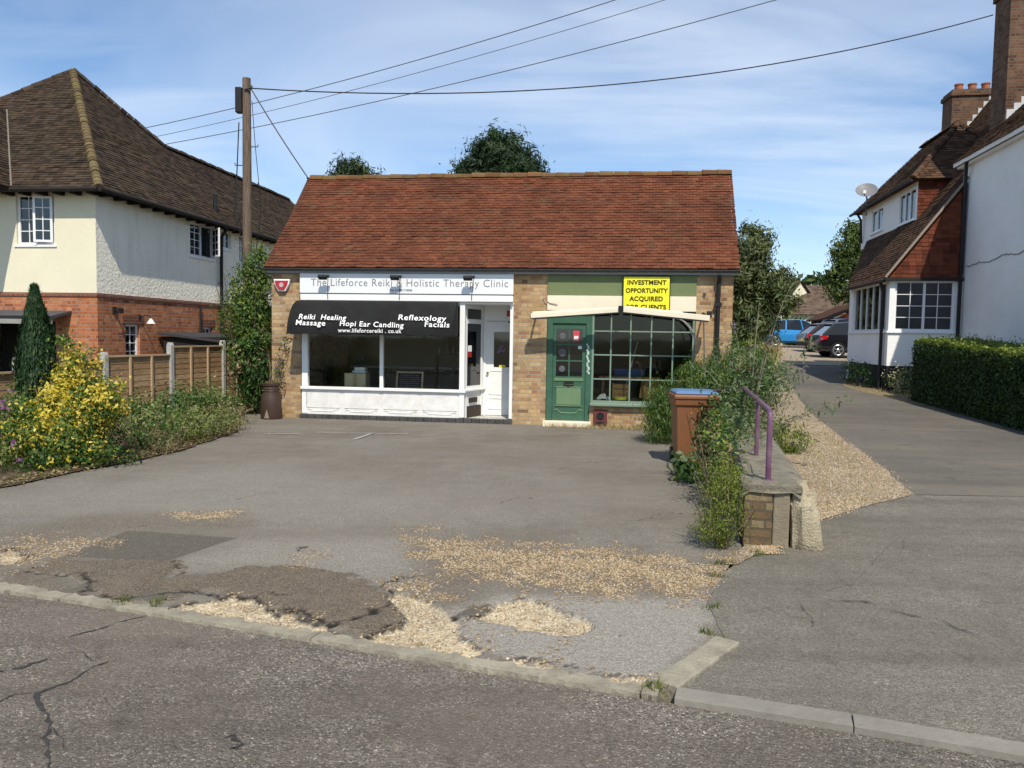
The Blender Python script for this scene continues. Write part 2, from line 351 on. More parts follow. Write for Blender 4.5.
def asphalt(name, lo, hi, chips, scale, mottle=(.02, .02, .018), mott=.5, bump=.5, tint=None, warm=None, rough=.9):
    m, t = newmat(name); pos = (t.n('NewGeometry'), 'Position')
    v = t.n('TexVoronoi', {'Vector': pos, 'Scale': scale}); v2 = t.n('TexVoronoi', {'Vector': pos, 'Scale': scale*2.3})
    sc = t.n('SeparateColor', {'Color': (v, 'Color')}); sc2 = t.n('SeparateColor', {'Color': (v2, 'Color')})
    f = t.math('ADD', t.math('MULTIPLY', (sc, 0), .6), t.math('MULTIPLY', (sc2, 1), .4))
    col = t.ramp(f, [(.15, lo), (.6, hi), (.8, hi), (.93, chips)])
    n1 = tex(t, 1.1, 7, .62); n2 = tex(t, 6, 5, .6)
    col = t.mix(t.math('MULTIPLY', t.ramp(n1, [(.38, 0), (.68, 1)]), mott), col, mottle)
    col = t.mix(t.math('MULTIPLY', t.ramp(n2, [(.45, 0), (.72, 1)]), mott*.7), outc(col), mottle)
    if warm: col = t.mix(t.math('MULTIPLY', t.ramp(tex(t, .55, 5, .6), [(.42, 0), (.66, 1)]), .75), outc(col), warm)
    h = t.math('SUBTRACT', t.math('MULTIPLY', (sc, 2), .8), (v, 'Distance'))
    wv = t.n('Mapping', {'Vector': pos, 'Rotation': (0, 0, R(19)), 'Scale': (.12, 1.6, 1)}); wn = tex(t, 1.4, 5, .6, wv); col = t.mix(t.math('MULTIPLY', t.ramp(wn, [(.44, 0), (.68, 1)]), mott*.8), outc(col), tuple(v*.8 for v in lo)); spn = tex(t, 3.1, 8, .75); col = t.mix(t.math('MULTIPLY', t.ramp(spn, [(.56, 0), (.68, 1)]), mott*.8), outc(col), tuple(v*.55 for v in lo)); finish(t, col, rough, (h, bump, .006), 0, .1); return m, t
road_m, _ = asphalt('road_asphalt', (0.072, 0.064, 0.054), (0.224, 0.197, 0.166), (0.675, 0.603, 0.493), 95, (0.080, 0.070, 0.058), .55, .9, warm=(0.184, 0.152, 0.122))
apron_m, _ = asphalt('apron_asphalt', (0.107, 0.097, 0.079), (0.227, 0.206, 0.170), (0.442, 0.397, 0.324), 120, (0.120, 0.109, 0.088), .5, .7)
drive_m, _ = asphalt('drive_asphalt', (0.099, 0.091, 0.078), (0.160, 0.147, 0.128), (0.265, 0.245, 0.209), 130, (0.094, 0.083, 0.070), .6, .5, warm=(0.188, 0.166, 0.134))
# forecourt: old tarmac with patches, potholes and washed out stones, carried as painted masks on the mesh
def forecourt_mat():
    m, t = newmat('forecourt_tarmac'); pos = (t.n('NewGeometry'), 'Position')
    A = lambda k: (t.n('Attribute', attribute_name=k), 'Fac')
    v = t.n('TexVoronoi', {'Vector': pos, 'Scale': 120}); v2 = t.n('TexVoronoi', {'Vector': pos, 'Scale': 300}); sc = t.n('SeparateColor', {'Color': (v, 'Color')}); sc2 = t.n('SeparateColor', {'Color': (v2, 'Color')})
    f = t.math('ADD', t.math('MULTIPLY', (sc, 0), .55), t.math('MULTIPLY', (sc2, 1), .45)); big = tex(t, .6, 6, .6); med = tex(t, 4, 6, .65)
    old = t.ramp(f, [(.1, (0.130, 0.117, 0.096)), (.55, (0.204, 0.186, 0.156)), (.95, (0.346, 0.311, 0.260))])
    old = t.mix(t.math('MULTIPLY', t.ramp(big, [(.4, 0), (.62, 1)]), .75), old, (0.155, 0.132, 0.104)); old = t.mix(t.math('MULTIPLY', t.ramp(med, [(.45, 0), (.7, 1)]), .25), outc(old), (0.111, 0.096, 0.079))
    mpv = t.n('Mapping', {'Vector': pos, 'Scale': (.5, 2.2, 1), 'Rotation': (0, 0, .3)}); stk = tex(t, 1.5, 5, .6, mpv); old = t.mix(t.math('MULTIPLY', t.ramp(stk, [(.5, 0), (.72, 1)]), .45), outc(old), (0.260, 0.228, 0.183))
    sp_ = tex(t, 2.3, 8, .72); old = t.mix(t.math('MULTIPLY', t.ramp(sp_, [(.48, 0), (.72, 1)]), .4), outc(old), (0.096, 0.087, 0.077)); sq = tex(t, 18, 4, .7); old = t.mix(t.math('MULTIPLY', t.ramp(sq, [(.55, 0), (.7, 1)]), .15), outc(old), (0.269, 0.247, 0.212)); pl = tex(t, .33, 3, .5); old = t.mix(t.math('MULTIPLY', t.ramp(pl, [(.42, 0), (.66, 1)]), .35), outc(old), (0.224, 0.208, 0.180))
    lt = t.ramp(f, [(.1, (0.186, 0.170, 0.145)), (.55, (0.278, 0.256, 0.221)), (.95, (0.444, 0.409, 0.346))])
    br = t.ramp(f, [(.1, (0.061, 0.049, 0.036)), (.55, (0.137, 0.109, 0.082)), (.95, (0.274, 0.232, 0.173))]); br = t.mix(t.math('MULTIPLY', t.ramp(med, [(.4, 0), (.7, 1)]), .45), br, (0.202, 0.166, 0.123))
    dk = t.ramp(f, [(.1, (0.092, 0.082, 0.066)), (.6, (0.123, 0.111, 0.089)), (.95, (0.195, 0.173, 0.138))])
    vg = t.n('TexVoronoi', {'Vector': pos, 'Scale': 55}); sg = t.n('SeparateColor', {'Color': (vg, 'Color')})
    gv = t.ramp((sg, 0), [(0, (.27, .20, .12)), (.35, (.44, .35, .23)), (.7, (.58, .5, .37)), (1, (.72, .66, .56))]); gv = t.mix(t.math('MULTIPLY', t.ramp((vg, 'Distance'), [(.25, 0), (.7, 1)]), .7), gv, (.1, .07, .04))
    c = t.mix(A('light'), outc(old), lt); c = t.mix(A('brown'), outc(c), outc(br)); c = t.mix(A('dark'), outc(c), dk); c = t.mix(A('crack'), outc(c), (.028, .025, .022))
    thr = t.math('GREATER_THAN', A('scatter'), t.math('ADD', t.math('MULTIPLY', (sg, 1), .8), .12)); tan = t.mix(1.0, outc(gv), (.84, .76, .64), 'MULTIPLY'); sand = t.mix(t.math('MULTIPLY', t.ramp(med, [(.35, 0), (.65, 1)]), .7), outc(gv), (.74, .63, .42)); c = t.mix(thr, outc(c), outc(tan)); c = t.mix(A('gravel'), outc(c), outc(sand))
    h = t.math('ADD', t.math('SUBTRACT', t.math('MULTIPLY', (sc, 2), .6), (v, 'Distance')), t.math('MULTIPLY', t.math('ADD', thr, A('gravel'), True), t.math('SUBTRACT', 1.2, (vg, 'Distance'))))
    finish(t, c, .92, (h, .65, .008), 0, .15); return m
left_edge = PX((0, 487), (80, 470), (125, 462), (170, 452), (230, 432), (234, 417)); 
lex, ley = np.array([(-7.6, 5.6), (-5.9, 7.4)]+left_edge+[(-5.6, 16.5)]).T
right_edge = [(.62, 3.5), (1.23, 4.27), (1.3, 4.93), (1.58, 5.54), (1.9, 6.2), (2.2, 7.5), (3.1, 10), (4.3, 15), (4.6, 16.5)]; rex, rey = np.array(right_edge).T
ty = [0.0]
while ty[-1] < 12.6: ty.append(ty[-1]+.0046*(3.6+ty[-1]))
ty = np.array(ty); sv = np.linspace(0, 1, 620)
X = np.empty((len(ty), 620)); Y = X.copy()
for i, tv in enumerate(ty):
    xl, xr = -6., 2.
    for _ in range(6):
        xl = np.interp(float(yk(xl))+tv, ley, lex); xr = np.interp(float(yk(xr))+tv, rey, rex)
    X[i] = xl+(xr-xl)*sv; Y[i] = yk(X[i])+tv+.0
n3 = fbm(X*9, Y*9, 4, 3); n4 = fbm(X*28, Y*28, 3, 9)
def reg(P, soft=.03, wob=.12, fine=.05): return np.clip((sdf(P, X, Y)+n3*wob*2+n4*fine*2)/soft+.5, 0, 1)
brown = reg(PX((28, 573), (60, 556), (95, 563), (165, 556), (180, 570), (172, 580), (262, 566), (345, 575), (372, 585), (398, 600), (403, 622), (372, 640), (335, 632), (250, 600), (205, 592), (175, 600), (120, 604), (93, 596), (88, 580), (60, 577)))
brown0 = brown.copy(); brown = np.maximum(brown, reg(PX((0, 566), (26, 570), (60, 584), (88, 592), (95, 606), (0, 588)), .15)*.7)
brown = np.maximum(brown, reg(PX((20, 530), (80, 517), (240, 512), (255, 522), (235, 530), (120, 533), (70, 545), (0, 560), (0, 535)), .3)*.55)
brown = np.maximum(brown, reg(PX((415, 545), (470, 540), (500, 575), (480, 610), (440, 615), (420, 590)), .3)*.7)
dark = reg(PX((62, 557), (128, 531), (236, 538), (168, 562)), .02, .02, .01)
dark = np.maximum(dark, reg(PX((445, 617), (492, 603), (501, 613), (462, 621)), .02, .05)); dark = np.maximum(dark, .8*reg(PX((66, 594), (88, 582), (92, 592), (80, 600)), .03)); dark = np.maximum(dark, .9*reg(PX((120, 603), (150, 593), (190, 594), (160, 604)), .03, .05))
light = reg(PX((430, 610), (500, 595), (706, 600), (708, 636), (655, 688), (560, 672), (470, 652), (452, 630)), .12, .1)
light = np.maximum(light, .6*reg(PX((165, 562), (240, 540), (420, 535), (430, 575), (345, 574), (262, 566), (180, 573)), .5)); light = np.maximum(light, .35*reg(PX((0, 500), (250, 460), (560, 500), (420, 540), (100, 520)), 1.2))
grav = np.zeros_like(X); halo = []
for P, so_ in ((PX((166, 612), (180, 604), (235, 597), (254, 603), (264, 612), (296, 617), (327, 629), (332, 638), (300, 634), (232, 620), (190, 616)), .03), (PX((368, 640), (384, 634), (408, 630), (410, 616), (386, 600), (398, 588), (425, 601), (452, 611), (462, 622), (462, 640), (492, 656), (446, 654), (400, 648)), .03),
               (PX((488, 603), (520, 599), (560, 610), (598, 622), (590, 632), (545, 636), (500, 626), (484, 621)), .03), (PX((462, 655), (520, 660), (575, 670), (640, 680), (652, 686), (560, 682), (480, 668)), .04), (PX((0, 552), (18, 550), (20, 558), (12, 564), (0, 564)), .1)):
    grav = np.maximum(grav, reg(P, so_, .09, .014)); halo.append(reg(P, .45, .25)*.55)
scat = np.maximum.reduce(halo+[reg(PX((412, 532), (470, 541), (600, 549), (700, 560), (745, 556), (735, 585), (700, 600), (600, 594), (520, 588), (455, 580), (425, 560)), .6, .4)*(.72+.5*n3), reg(PX((0, 533), (60, 535), (118, 541), (85, 556), (40, 568), (0, 570)), .3, .3)*.5, reg(PX((170, 514), (235, 512), (240, 519), (190, 521)), .2, .2)*.7, reg(PX((285, 556), (320, 548), (330, 560), (300, 568)), .25, .2)*.45, reg(PX((378, 585), (420, 575), (460, 600), (420, 610)), .3, .2)*.6, reg(PX((430, 650), (660, 690), (655, 696), (420, 660)), .1, .1)*.4, .05+.1*n3])
brown = np.maximum(brown, .55*reg(PX((412, 532), (470, 541), (600, 549), (700, 560), (735, 570), (720, 595), (600, 596), (500, 590), (425, 575)), .4, .3)); brown *= 1-grav
edge = lambda a: np.clip(1-np.abs(a-.5)*2, 0, 1)
rim = np.clip(1.1-np.abs(sdf(PX((166, 612), (180, 604), (235, 597), (254, 603), (264, 612), (296, 617), (327, 629), (332, 638)), X, Y))/.03, 0, 1)*(n3 > -.12)
crack = np.zeros_like(X)
for P, wd in ((PX((28, 573), (40, 575), (60, 577), (86, 574), (90, 582), (90, 592)), .028), (PX((95, 597), (130, 600), (162, 594), (195, 593), (222, 598), (255, 598), (270, 611), (296, 612), (328, 626), (350, 622), (388, 606)), .034), (PX((176, 562), (180, 570), (172, 578)), .02), (PX((386, 606), (398, 596), (378, 588), (388, 581), (420, 576)), .03), (PX((290, 597), (262, 594), (240, 600)), .015), (PX((445, 617), (462, 621), (500, 614)), .02), (PX((402, 622), (380, 634), (366, 640)), .03), (PX((298, 550), (307, 546)), .03), (PX((500, 503), (520, 497), (533, 499)), .012), (PX((236, 499), (262, 493), (275, 494)), .012), (PX((560, 470), (585, 462), (600, 463)), .012), (PX((640, 520), (665, 512), (690, 514)), .01), (PX((130, 528), (150, 526)), .014), (PX((455, 643), (520, 657), (575, 668), (650, 684)), .012)):
    d = ldist(P, X+n3*.12, Y+n4*.1); crack = np.maximum(crack, np.clip((1.25-d/(wd*.62*(.5+2.6*np.abs(n3))))*1.6, 0, 1))
crack = np.maximum(crack, .7*np.clip(1.1-np.abs(brown0-.45)*3, 0, 1)*np.clip(.3+n3*4, 0, 1)); lipd = (grav > .02)*np.clip(1.3-np.abs(grav-.3)/.32, 0, 1)*np.clip(.75+n3*2.6, 0, 1); gcol = np.clip((grav-.55)*4, 0, 1); crack = np.maximum(np.maximum(crack, rim*.9)*(1-gcol*.8), lipd*.85)
Z = .009*fbm(X*.7, Y*.7, 2, 5)+.013*np.clip(brown, 0, 1)*(1-dark)-.026*np.clip(grav*1.2, 0, 1)+.004*grav*n4*2-.012*np.clip(crack-lipd, 0, 1)+.003*n4*brown+.012*dark*(Y < 5.2)+.006*(scat > .4)*n4
Z *= np.clip((Y-yk(X))/.12, .0, 1)
grid_mesh('forecourt', X, Y, Z, forecourt_mat(), attrs=dict(brown=brown, dark=dark, light=light, gravel=gcol, scatter=scat, crack=crack))
fore_w = .35*grav+np.clip(scat-.3, 0, 1)
# ground sheet to the horizon
gs = np.concatenate([-np.geomspace(400, 14, 22), np.arange(-13, 20, .5), np.geomspace(20.5, 400, 22)]); GX, GY = np.meshgrid(gs, gs+10)
ins = (GX > -9.8) & (GX < 12) & (GY > 0) & (GY < 16.5)
m, t = newmat('rough_ground'); n1 = tex(t, .35, 6, .6); n2 = tex(t, 14, 5, .65)
c = t.mix(t.ramp(n1, [(.42, 0), (.6, 1)]), (.16, .135, .07), (.085, .095, .035)); c = t.mix(t.ramp(n2, [(.35, 0), (.75, .8)]), outc(c), (.24, .19, .11)); finish(t, c, .95, (n2, .6, .05)); ground_m = m
grid_mesh('ground', GX, GY, T(GX, GY)-np.where(ins, .16, .02), ground_m)
rx = np.concatenate([np.linspace(-60, -14, 6), np.linspace(-13, 13, 60), np.linspace(14, 60, 6)])
RX = np.tile(rx, (14, 1)); RY = np.empty_like(RX); ky_ = np.interp(rx, np.r_[-60, kx, 60], np.r_[24, ky, -18])
for i, f in enumerate(np.linspace(0, 1, 14)**2): RY[i] = ky_-.06-f*9
grid_mesh('road', RX[::-1], RY[::-1], np.full_like(RX, -.012), road_m)
grid_mesh('pavement', RX[::-1], (RY-9.2)[::-1], np.full_like(RX, .06), apron_m)
# driveway: apron by the road, then the long drive
def strip(name, rows, m, z=.004, nx=60, n=None):
    ys = np.array([r[0] for r in rows]); yy = np.arange(ys[0], ys[-1], .09) if n is None else np.linspace(ys[0], ys[-1], n)
    xl = np.interp(yy, ys, [r[1] for r in rows]); xr = np.interp(yy, ys, [r[2] for r in rows])
    xl = xl+.05*fbm(yy*3, yy*0, 3, 4)+.03*fbm(yy*11, yy*0, 2, 6); xr = xr+.12*fbm(yy*2.3, yy*0+5, 3, 8)
    s = np.linspace(0, 1, nx); Xs = xl[:, None]+(xr-xl)[:, None]*s; Ys = np.tile(yy[:, None], (1, nx)); return grid_mesh(name, Xs, Ys, T(Xs, Ys)+z, m)
# apron follows the kerb: grid in (x, distance from kerb)
apx = [(.84, 3.62), (1.23, 4.27), (1.3, 4.93), (1.58, 5.54), (2.05, 6.22), (2.89, 7.2), (3.57, 7.8), (4.34, 8.40)]
yy = np.concatenate([np.linspace(-6, 3.5, 40), np.linspace(3.55, 8.4, 110)]); Xs = []; Ys = []
for y in yy:
    xl = np.interp(y, [p[1] for p in apx], [p[0] for p in apx]) if y > 3.62 else .84
    xl += .03*float(fbm(np.array([y*5.]), np.array([0.]), 3, 2)[0]) if y > 4.4 else 0
    xk = float(np.interp(-y, -ky, kx)); xl = max(xl, xk)
    Xs.append(xl+(14-xl)*np.linspace(0, 1, 70)**1.5); Ys.append(np.full(70, y))
Xs = np.array(Xs); Ys = np.array(Ys); grid_mesh('driveway_apron', Xs, Ys, T(Xs, Ys)+.004+.006*fbm(Xs, Ys, 2, 3)*(Ys-yk(Xs) > .3), apron_m)
strip('driveway', [(8.36, 4.34, 14), (9.76, 4.72, 13), (12.08, 5.19, 11), (13.2, 5.42, 8.95), (15.8, 6.04, 9.1), (18, 6.7, 9.3), (21.3, 7.55, 9.8), (25, 8.7, 11.0), (30, 10.1, 13), (31, 10.3, 13.5)], drive_m, .008)
def gravel_mat(name, stops, sc=60, grass=None, pale=None):
    m, t = newmat(name); pos = (t.n('NewGeometry'), 'Position'); v = t.n('TexVoronoi', {'Vector': pos, 'Scale': sc}); s = t.n('SeparateColor', {'Color': (v, 'Color')})
    c = t.ramp((s, 0), stops); c = t.mix(t.math('MULTIPLY', t.ramp((v, 'Distance'), [(.25, 0), (.75, 1)]), .75), c, (.09, .06, .035)); n = tex(t, 1.6, 6, .65)
    c = t.mix(t.math('MULTIPLY', t.ramp(n, [(.45, 0), (.7, 1)]), .5), outc(c), grass or (.13, .1, .06)); h = t.math('SUBTRACT', (s, 1), (v, 'Distance')); finish(t, c, .9, (h, .8, .015), 0, .2); return m
gstops = [(0, (.24, .17, .1)), (.35, (.42, .33, .21)), (.7, (.56, .47, .34)), (1, (.7, .63, .53))]
bank_m = gravel_mat('bank_gravel', gstops)
strip('gravel_bank', [(5.7, 1.62, 1.72), (6.2, 1.9, 2.15), (6.6, 2.1, 2.5), (7.2, 2.2, 2.97), (7.8, 2.3, 3.62), (8.37, 2.5, 4.42), (9.76, 2.9, 4.8), (12.1, 3.4, 5.27), (15.8, 4.2, 6.1), (21, 5.2, 7.6), (30, 4, 10.2)], bank_m, .011)
strip('hedge_verge', [(11.6, 10.6, 15), (13.2, 8.9, 12), (15.8, 9.05, 11), (18, 8.95, 11.4), (20, 8.95, 11.4), (21.3, 9.15, 11), (25, 10.6, 13)], gravel_mat('dry_verge', [(0, (.17, .13, .07)), (.5, (.33, .26, .14)), (1, (.5, .4, .25))], 40, (.1, .1, .04)), .012)
strip('car_park', [(29.5, 9.2, 24), (31, 8, 30), (52, 12, 44)], gravel_mat('car_park_gravel', [(0, (.36, .3, .22)), (.5, (.48, .4, .3)), (1, (.62, .54, .42))], 30, (.36, .29, .2)), .02)
# soil bed on the left
soil_m = gravel_mat('bed_soil', [(0, (.03, .022, .015)), (.6, (.09, .065, .045)), (1, (.24, .18, .12))], 38, (.05, .045, .02))
bx = []; by = []
for y in np.arange(5.5, 17.2, .12):
    xl = -11; xr = float(np.interp(y, ley, lex))+.12+.1*float(fbm(np.array([y*2.]), np.array([0.]), 3, 21)[0]); bx.append(xl+(xr-xl)*np.linspace(0, 1, 50)); by.append(np.full(50, y))
bx = np.array(bx); by = np.array(by); kp = by > yk(bx)+.1
grid_mesh('flower_bed', bx, by, .018+.09*np.clip(np.linspace(1, 0, 50)[None, :]*3, 0, 1)*(fbm(bx*2, by*2, 3, 12)+.4)*(bx < np.interp(by, ley, lex)-.05), soil_m, keep=kp)
# ------------------------------------------------------------------ kerbs
conc = paint('kerb_concrete', (.33, .30, .225), .9, .95, 5, bump=.8, dirtc=(.16, .14, .11)); conc2 = paint('dropped_kerb_concrete', (.25, .23, .195), .9, .5, 2.2, bump=.6)
def kerb_stone(mb, p, q, w, z0, z1, jag=.0, n=12):
    p = Vector((*p, 0)); q = Vector((*q, 0)); d = q-p; s = Vector((-d.y, d.x, 0)).normalized(); vs = []
    for i in range(n+1):
        c = p+d*(i/n)
        for sd, zz in ((-w/2-random.random()*jag, z0), (-w/2-random.random()*jag*.3, z1-.003*random.random()), (w/2+(random.random()-.3)*jag*2, z1-.002), (w/2+jag, z0)): v = c+s*sd; vs.append((v.x, v.y, zz))
    fs = [(i*4+j, i*4+j+1, i*4+j+5, i*4+j+4) for i in range(n) for j in range(3)]+[(0, 3, 2, 1), (n*4, n*4+1, n*4+2, n*4+3)]; return mb.add(vs, fs)
def walk(x0, x1, L):
    pts = [x0]
    while pts[-1] < x1: pts.append(min(pts[-1]+L, x1))
    return [((a+.004, float(yk(a+.004))), (b-.003, float(yk(b-.003)))) for a, b in zip(pts, pts[1:])]
k = MB()
for p, q in walk(-8, .73, 1.73): kerb_stone(k, p, q, .088, -.1, .011, .03, 40)
o = k.build('flush_kerb', conc); tag(o, kind='structure')
k = MB()
for p, q in walk(.80, 6, .74): kerb_stone(k, p, q, .125, -.1, .02, .003)
o = k.build('dropped_kerb', conc2, bevel=.008); tag(o, kind='structure')
k = MB(); kerb_stone(k, (.77, 3.66), (1.235, 4.23), .135, -.1, .024, .008); o = k.build('return_kerb', conc, bevel=.006); tag(o, kind='structure')
# tar seams on the road
tar = paint('bitumen', (.028, .027, .026), .9, .5, 30, dirtc=(.09, .085, .08))
k = MB()
for P, w in ((PX((-20, 677), (0, 671), (30, 665), (58, 655)), .035), (PX((60, 638), (95, 630), (135, 617), (158, 611)), .018), (PX((112, 660), (95, 666), (70, 680), (42, 692), (40, 708), (52, 722), (46, 750), (48, 775)), .028), (PX((222, 738), (236, 733), (240, 742), (228, 748), (245, 750)), .045), (PX((100, 661), (108, 664)), .05), (PX((58, 655), (80, 652), (98, 661)), .012), (PX((52, 722), (62, 735), (60, 752)), .014), (PX((-10, 705), (14, 694), (40, 690)), .014), (PX((158, 611), (190, 606), (205, 609)), .012)):
    pts = []
    for (x0, y0), (x1, y1) in zip(P, P[1:]):
        nn = max(2, int(math.hypot(x1-x0, y1-y0)/.015)); pts += [(x0+(x1-x0)*i/nn, y0+(y1-y0)*i/nn) for i in range(nn)]
    L = []
    for i, (x, y) in enumerate(pts):
        a = pts[max(0, i-1)]; b = pts[min(len(pts)-1, i+1)]; dx, dy = b[0]-a[0], b[1]-a[1]; dl = math.hypot(dx, dy)+1e-6
        f1 = float(fbm(np.array([x*22]), np.array([y*22]), 3, 2)[0]); f2 = float(fbm(np.array([x*22]), np.array([y*22]), 3, 6)[0]); e = min(1, i/6, (len(pts)-1-i)/6)
        wa = w*max(0, .22+f1*1.5)*e; wb = w*max(0, .22+f2*1.5)*e; o_ = float(fbm(np.array([x*6]), np.array([y*6]), 3, 31)[0])*.05
        L.append((x-dy/dl*(wa+o_), y+dx/dl*(wa+o_), -.008)); L.append((x+dy/dl*(wb-o_), y-dx/dl*(wb-o_), -.008))
    k.add(L, [(2*i, 2*i+1, 2*i+3, 2*i+2) for i in range(len(pts)-1)])
o = k.build('tar_seam', tar); tag(o, kind='structure')
k = MB()
for P, w in ((PX((905, 535), (888, 548), (872, 566), (852, 586)), .012), (PX((852, 586), (830, 592), (800, 603)), .008), (PX((905, 535), (903, 550), (896, 562)), .007), (PX((826, 602), (860, 604), (900, 614), (940, 622), (985, 640)), .009), (PX((800, 603), (812, 630), (830, 636)), .006)):
    pts = []
    for (x0, y0), (x1, y1) in zip(P, P[1:]):
        nn = max(2, int(math.hypot(x1-x0, y1-y0)/.03)); pts += [(x0+(x1-x0)*i/nn, y0+(y1-y0)*i/nn) for i in range(nn)]
    L = []
    for i, (x, y) in enumerate(pts):
        f1 = float(fbm(np.array([x*20]), np.array([y*20]), 3, 2)[0]); o_ = float(fbm(np.array([x*7]), np.array([y*7]), 3, 31)[0])*.1; e = min(1, i/4, (len(pts)-1-i)/4); ww = w*max(0, .5+f1*2)*e
        L += [(x+o_-ww*.7, y+o_-ww*.7, Tz(x, y)+.0135), (x+o_+ww*.7, y+o_+ww*.7, Tz(x, y)+.0135)]
    k.add(L, [(2*i, 2*i+1, 2*i+3, 2*i+2) for i in range(len(pts)-1)])
o = k.build('apron_crack', tar); tag(o, kind='structure')
# worn white paint by the shop front
wp = paint('worn_white_paint', (.55, .54, .5), .8, .9, 25, dirtc=(.14, .13, .12)); k = MB()
for P, w in ((PX((264, 434.5), (300, 434.5)), .05), (PX((318, 432.8), (408, 434.6)), .04), (PX((354, 440), (373, 433.5)), .06), (PX((420, 436), (436, 435.4)), .04)):
    (x0, y0), (x1, y1) = P; dx, dy = x1-x0, y1-y0; dl = math.hypot(dx, dy); n = 24
    vs = []
    for i in range(n+1):
        x, y = x0+dx*i/n, y0+dy*i/n; a = w*random.uniform(.2, .6); vs += [(x-dy/dl*a, y+dx/dl*a, .0105), (x+dy/dl*a, y-dx/dl*a, .0105)]
    k.add(vs, [(2*i, 2*i+1, 2*i+3, 2*i+2) for i in range(n)])
o = k.build('painted_line', wp); tag(o, kind='structure')
# loose stones
def pebbles(name, P, size, m):
    n = len(P); s = size*rng.uniform(.5, 1.5, (n, 1)); base = np.array([(1, 0, 0), (0, 1, 0), (-1, 0, 0), (0, -1, 0), (0, 0, .8)], float)
    a = rng.uniform(0, 6.28, n); ca, sa = np.cos(a), np.sin(a); V = np.empty((n, 5, 3)); st = rng.uniform(.6, 1.0, n)
    for i, b in enumerate(base):
        x, y = b[0], b[1]*st; V[:, i, 0] = P[:, 0]+(x*ca-y*sa)*s[:, 0]; V[:, i, 1] = P[:, 1]+(x*sa+y*ca)*s[:, 0]; V[:, i, 2] = P[:, 2]+(b[2]*s[:, 0])
    tri = np.array([(0, 1, 4), (1, 2, 4), (2, 3, 4), (3, 0, 4)]); F = (np.arange(n)[:, None, None]*5+tri).reshape(-1, 3)
    me = bpy.data.meshes.new(name); me.vertices.add(n*5); me.vertices.foreach_set('co', V.astype(np.float32).ravel()); me.loops.add(F.size); me.loops.foreach_set('vertex_index', F.astype(np.int32).ravel())
    me.polygons.add(len(F)); me.polygons.foreach_set('loop_start', np.arange(len(F), dtype=np.int32)*3); me.update(calc_edges=True); me.materials.append(m); return link(name, me)
peb = island_mat('pebbles', [(p_, tuple(v*f_ for v, f_ in zip(c_, (.84, .79, .71)))) for p_, c_ in gstops], .7, .2, (.1, .07, .04), 5, 80, .1)
w = (fore_w*(np.hypot(np.gradient(X, axis=1), .001)*np.gradient(Y, axis=0)[:, :1])).ravel(); idx = rng.choice(w.size, 15000, p=w/w.sum())
P = np.stack([X.ravel()[idx]+rng.normal(0, .02, len(idx)), Y.ravel()[idx]+rng.normal(0, .02, len(idx)), Z.ravel()[idx]], -1)
o = pebbles('loose_gravel', P, .0058, peb); tag(o, kind='stuff')
yb = rng.uniform(6.0, 14, 16000); xlb = np.interp(yb, [6.2, 7.8, 9.76, 14], [2.1, 2.6, 2.9, 3.8]); xrb = np.interp(yb, [6.0, 6.6, 7.2, 7.8, 8.37, 9.76, 14], [2.0, 2.4, 3.0, 3.6, 4.4, 4.8, 5.6]); f = rng.random(len(yb))**.8
xp = xlb+(xrb-xlb)*f+rng.normal(0, .05, len(yb)); o = pebbles('bank_pebbles', np.stack([xp, yb, T(xp, yb)+.012], -1), .0085, peb); tag(o, kind='stuff')
# ================================================================== the shop building
A_B = R(-7.3)
shop = thing('shop_building', 'single storey yellow brick building with two shopfronts under a red tiled roof', 'building', (-4.81, 15.4, 0), A_B)
def world(root, x, y, z):
    return Matrix.Translation(root.location) @ Matrix.Rotation(root.rotation_euler.z, 4, 'Z') @ Vector((x, y, z))
ybrick = brick_mat('yellow_stock_brick', [(.22, .12, .06), (.44, .28, .125), (.54, .37, .18), (.42, .25, .12), (.58, .42, .23), (.33, .16, .085), (.50, .34, .17)], (.33, .29, .225), stain=.3)
white = paint('white_gloss_paint', (.82, .82, .8), .38, .14, 2.2, dirtc=(.42, .4, .36)); white_old = paint('peeling_white_paint', (.8, .79, .76), .6, .5, 5, dirtc=(.45, .42, .38))
fascia_w = paint('white_sign_board', (.78, .8, .81), .35, .12, 1.5, dirtc=(.5, .52, .52)); cream = paint('cream_paint', (.78, .7, .54), .6, .22, 2.5, dirtc=(.5, .42, .3))
blackm = paint('black_plastic', (.014, .014, .015), .45, .15, 8, dirtc=(.05, .05, .05)); gutter_m = paint('dark_gutter', (.05, .05, .052), .5, .3, 4, dirtc=(.12, .11, .1))
greyblue = paint('pale_grey_soffit', (.32, .34, .36), .6, .3, 3); green_f = paint('olive_green_board', (.155, .19, .085), .7, .4, 2.5, dirtc=(.10, .13, .05)); green_d = paint('green_door_paint', (.036, .095, .06), .5, .5, 5, dirtc=(.07, .17, .11))
green_l = paint('faded_green_panel', (.15, .22, .12), .55, .45, 5, dirtc=(.06, .19, .09)); green_b = paint('pale_green_bar', (.2, .28, .21), .5, .3, 6); dkgrey = paint('dark_plinth_tile', (.045, .043, .042), .6, .5, 9, dirtc=(.14, .13, .12))
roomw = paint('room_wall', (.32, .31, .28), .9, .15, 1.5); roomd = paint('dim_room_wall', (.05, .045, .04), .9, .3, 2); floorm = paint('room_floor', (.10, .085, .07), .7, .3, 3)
glass = glass_mat('shop_glass', (.9, .92, .9), .0, 0, .55); glass_g = glass_mat('dusty_glass', (.8, .84, .82), .0, .0, .6); darkglass = glass_mat('dark_window_glass', (.35, .38, .4), .05, .45)
fl = lambda u, d, z: (u, d, z)
L_, RT, EAVE, RIDGE, YR, YB = 0.0, 8.93, 2.93, 5.1, 2.0, 4.25
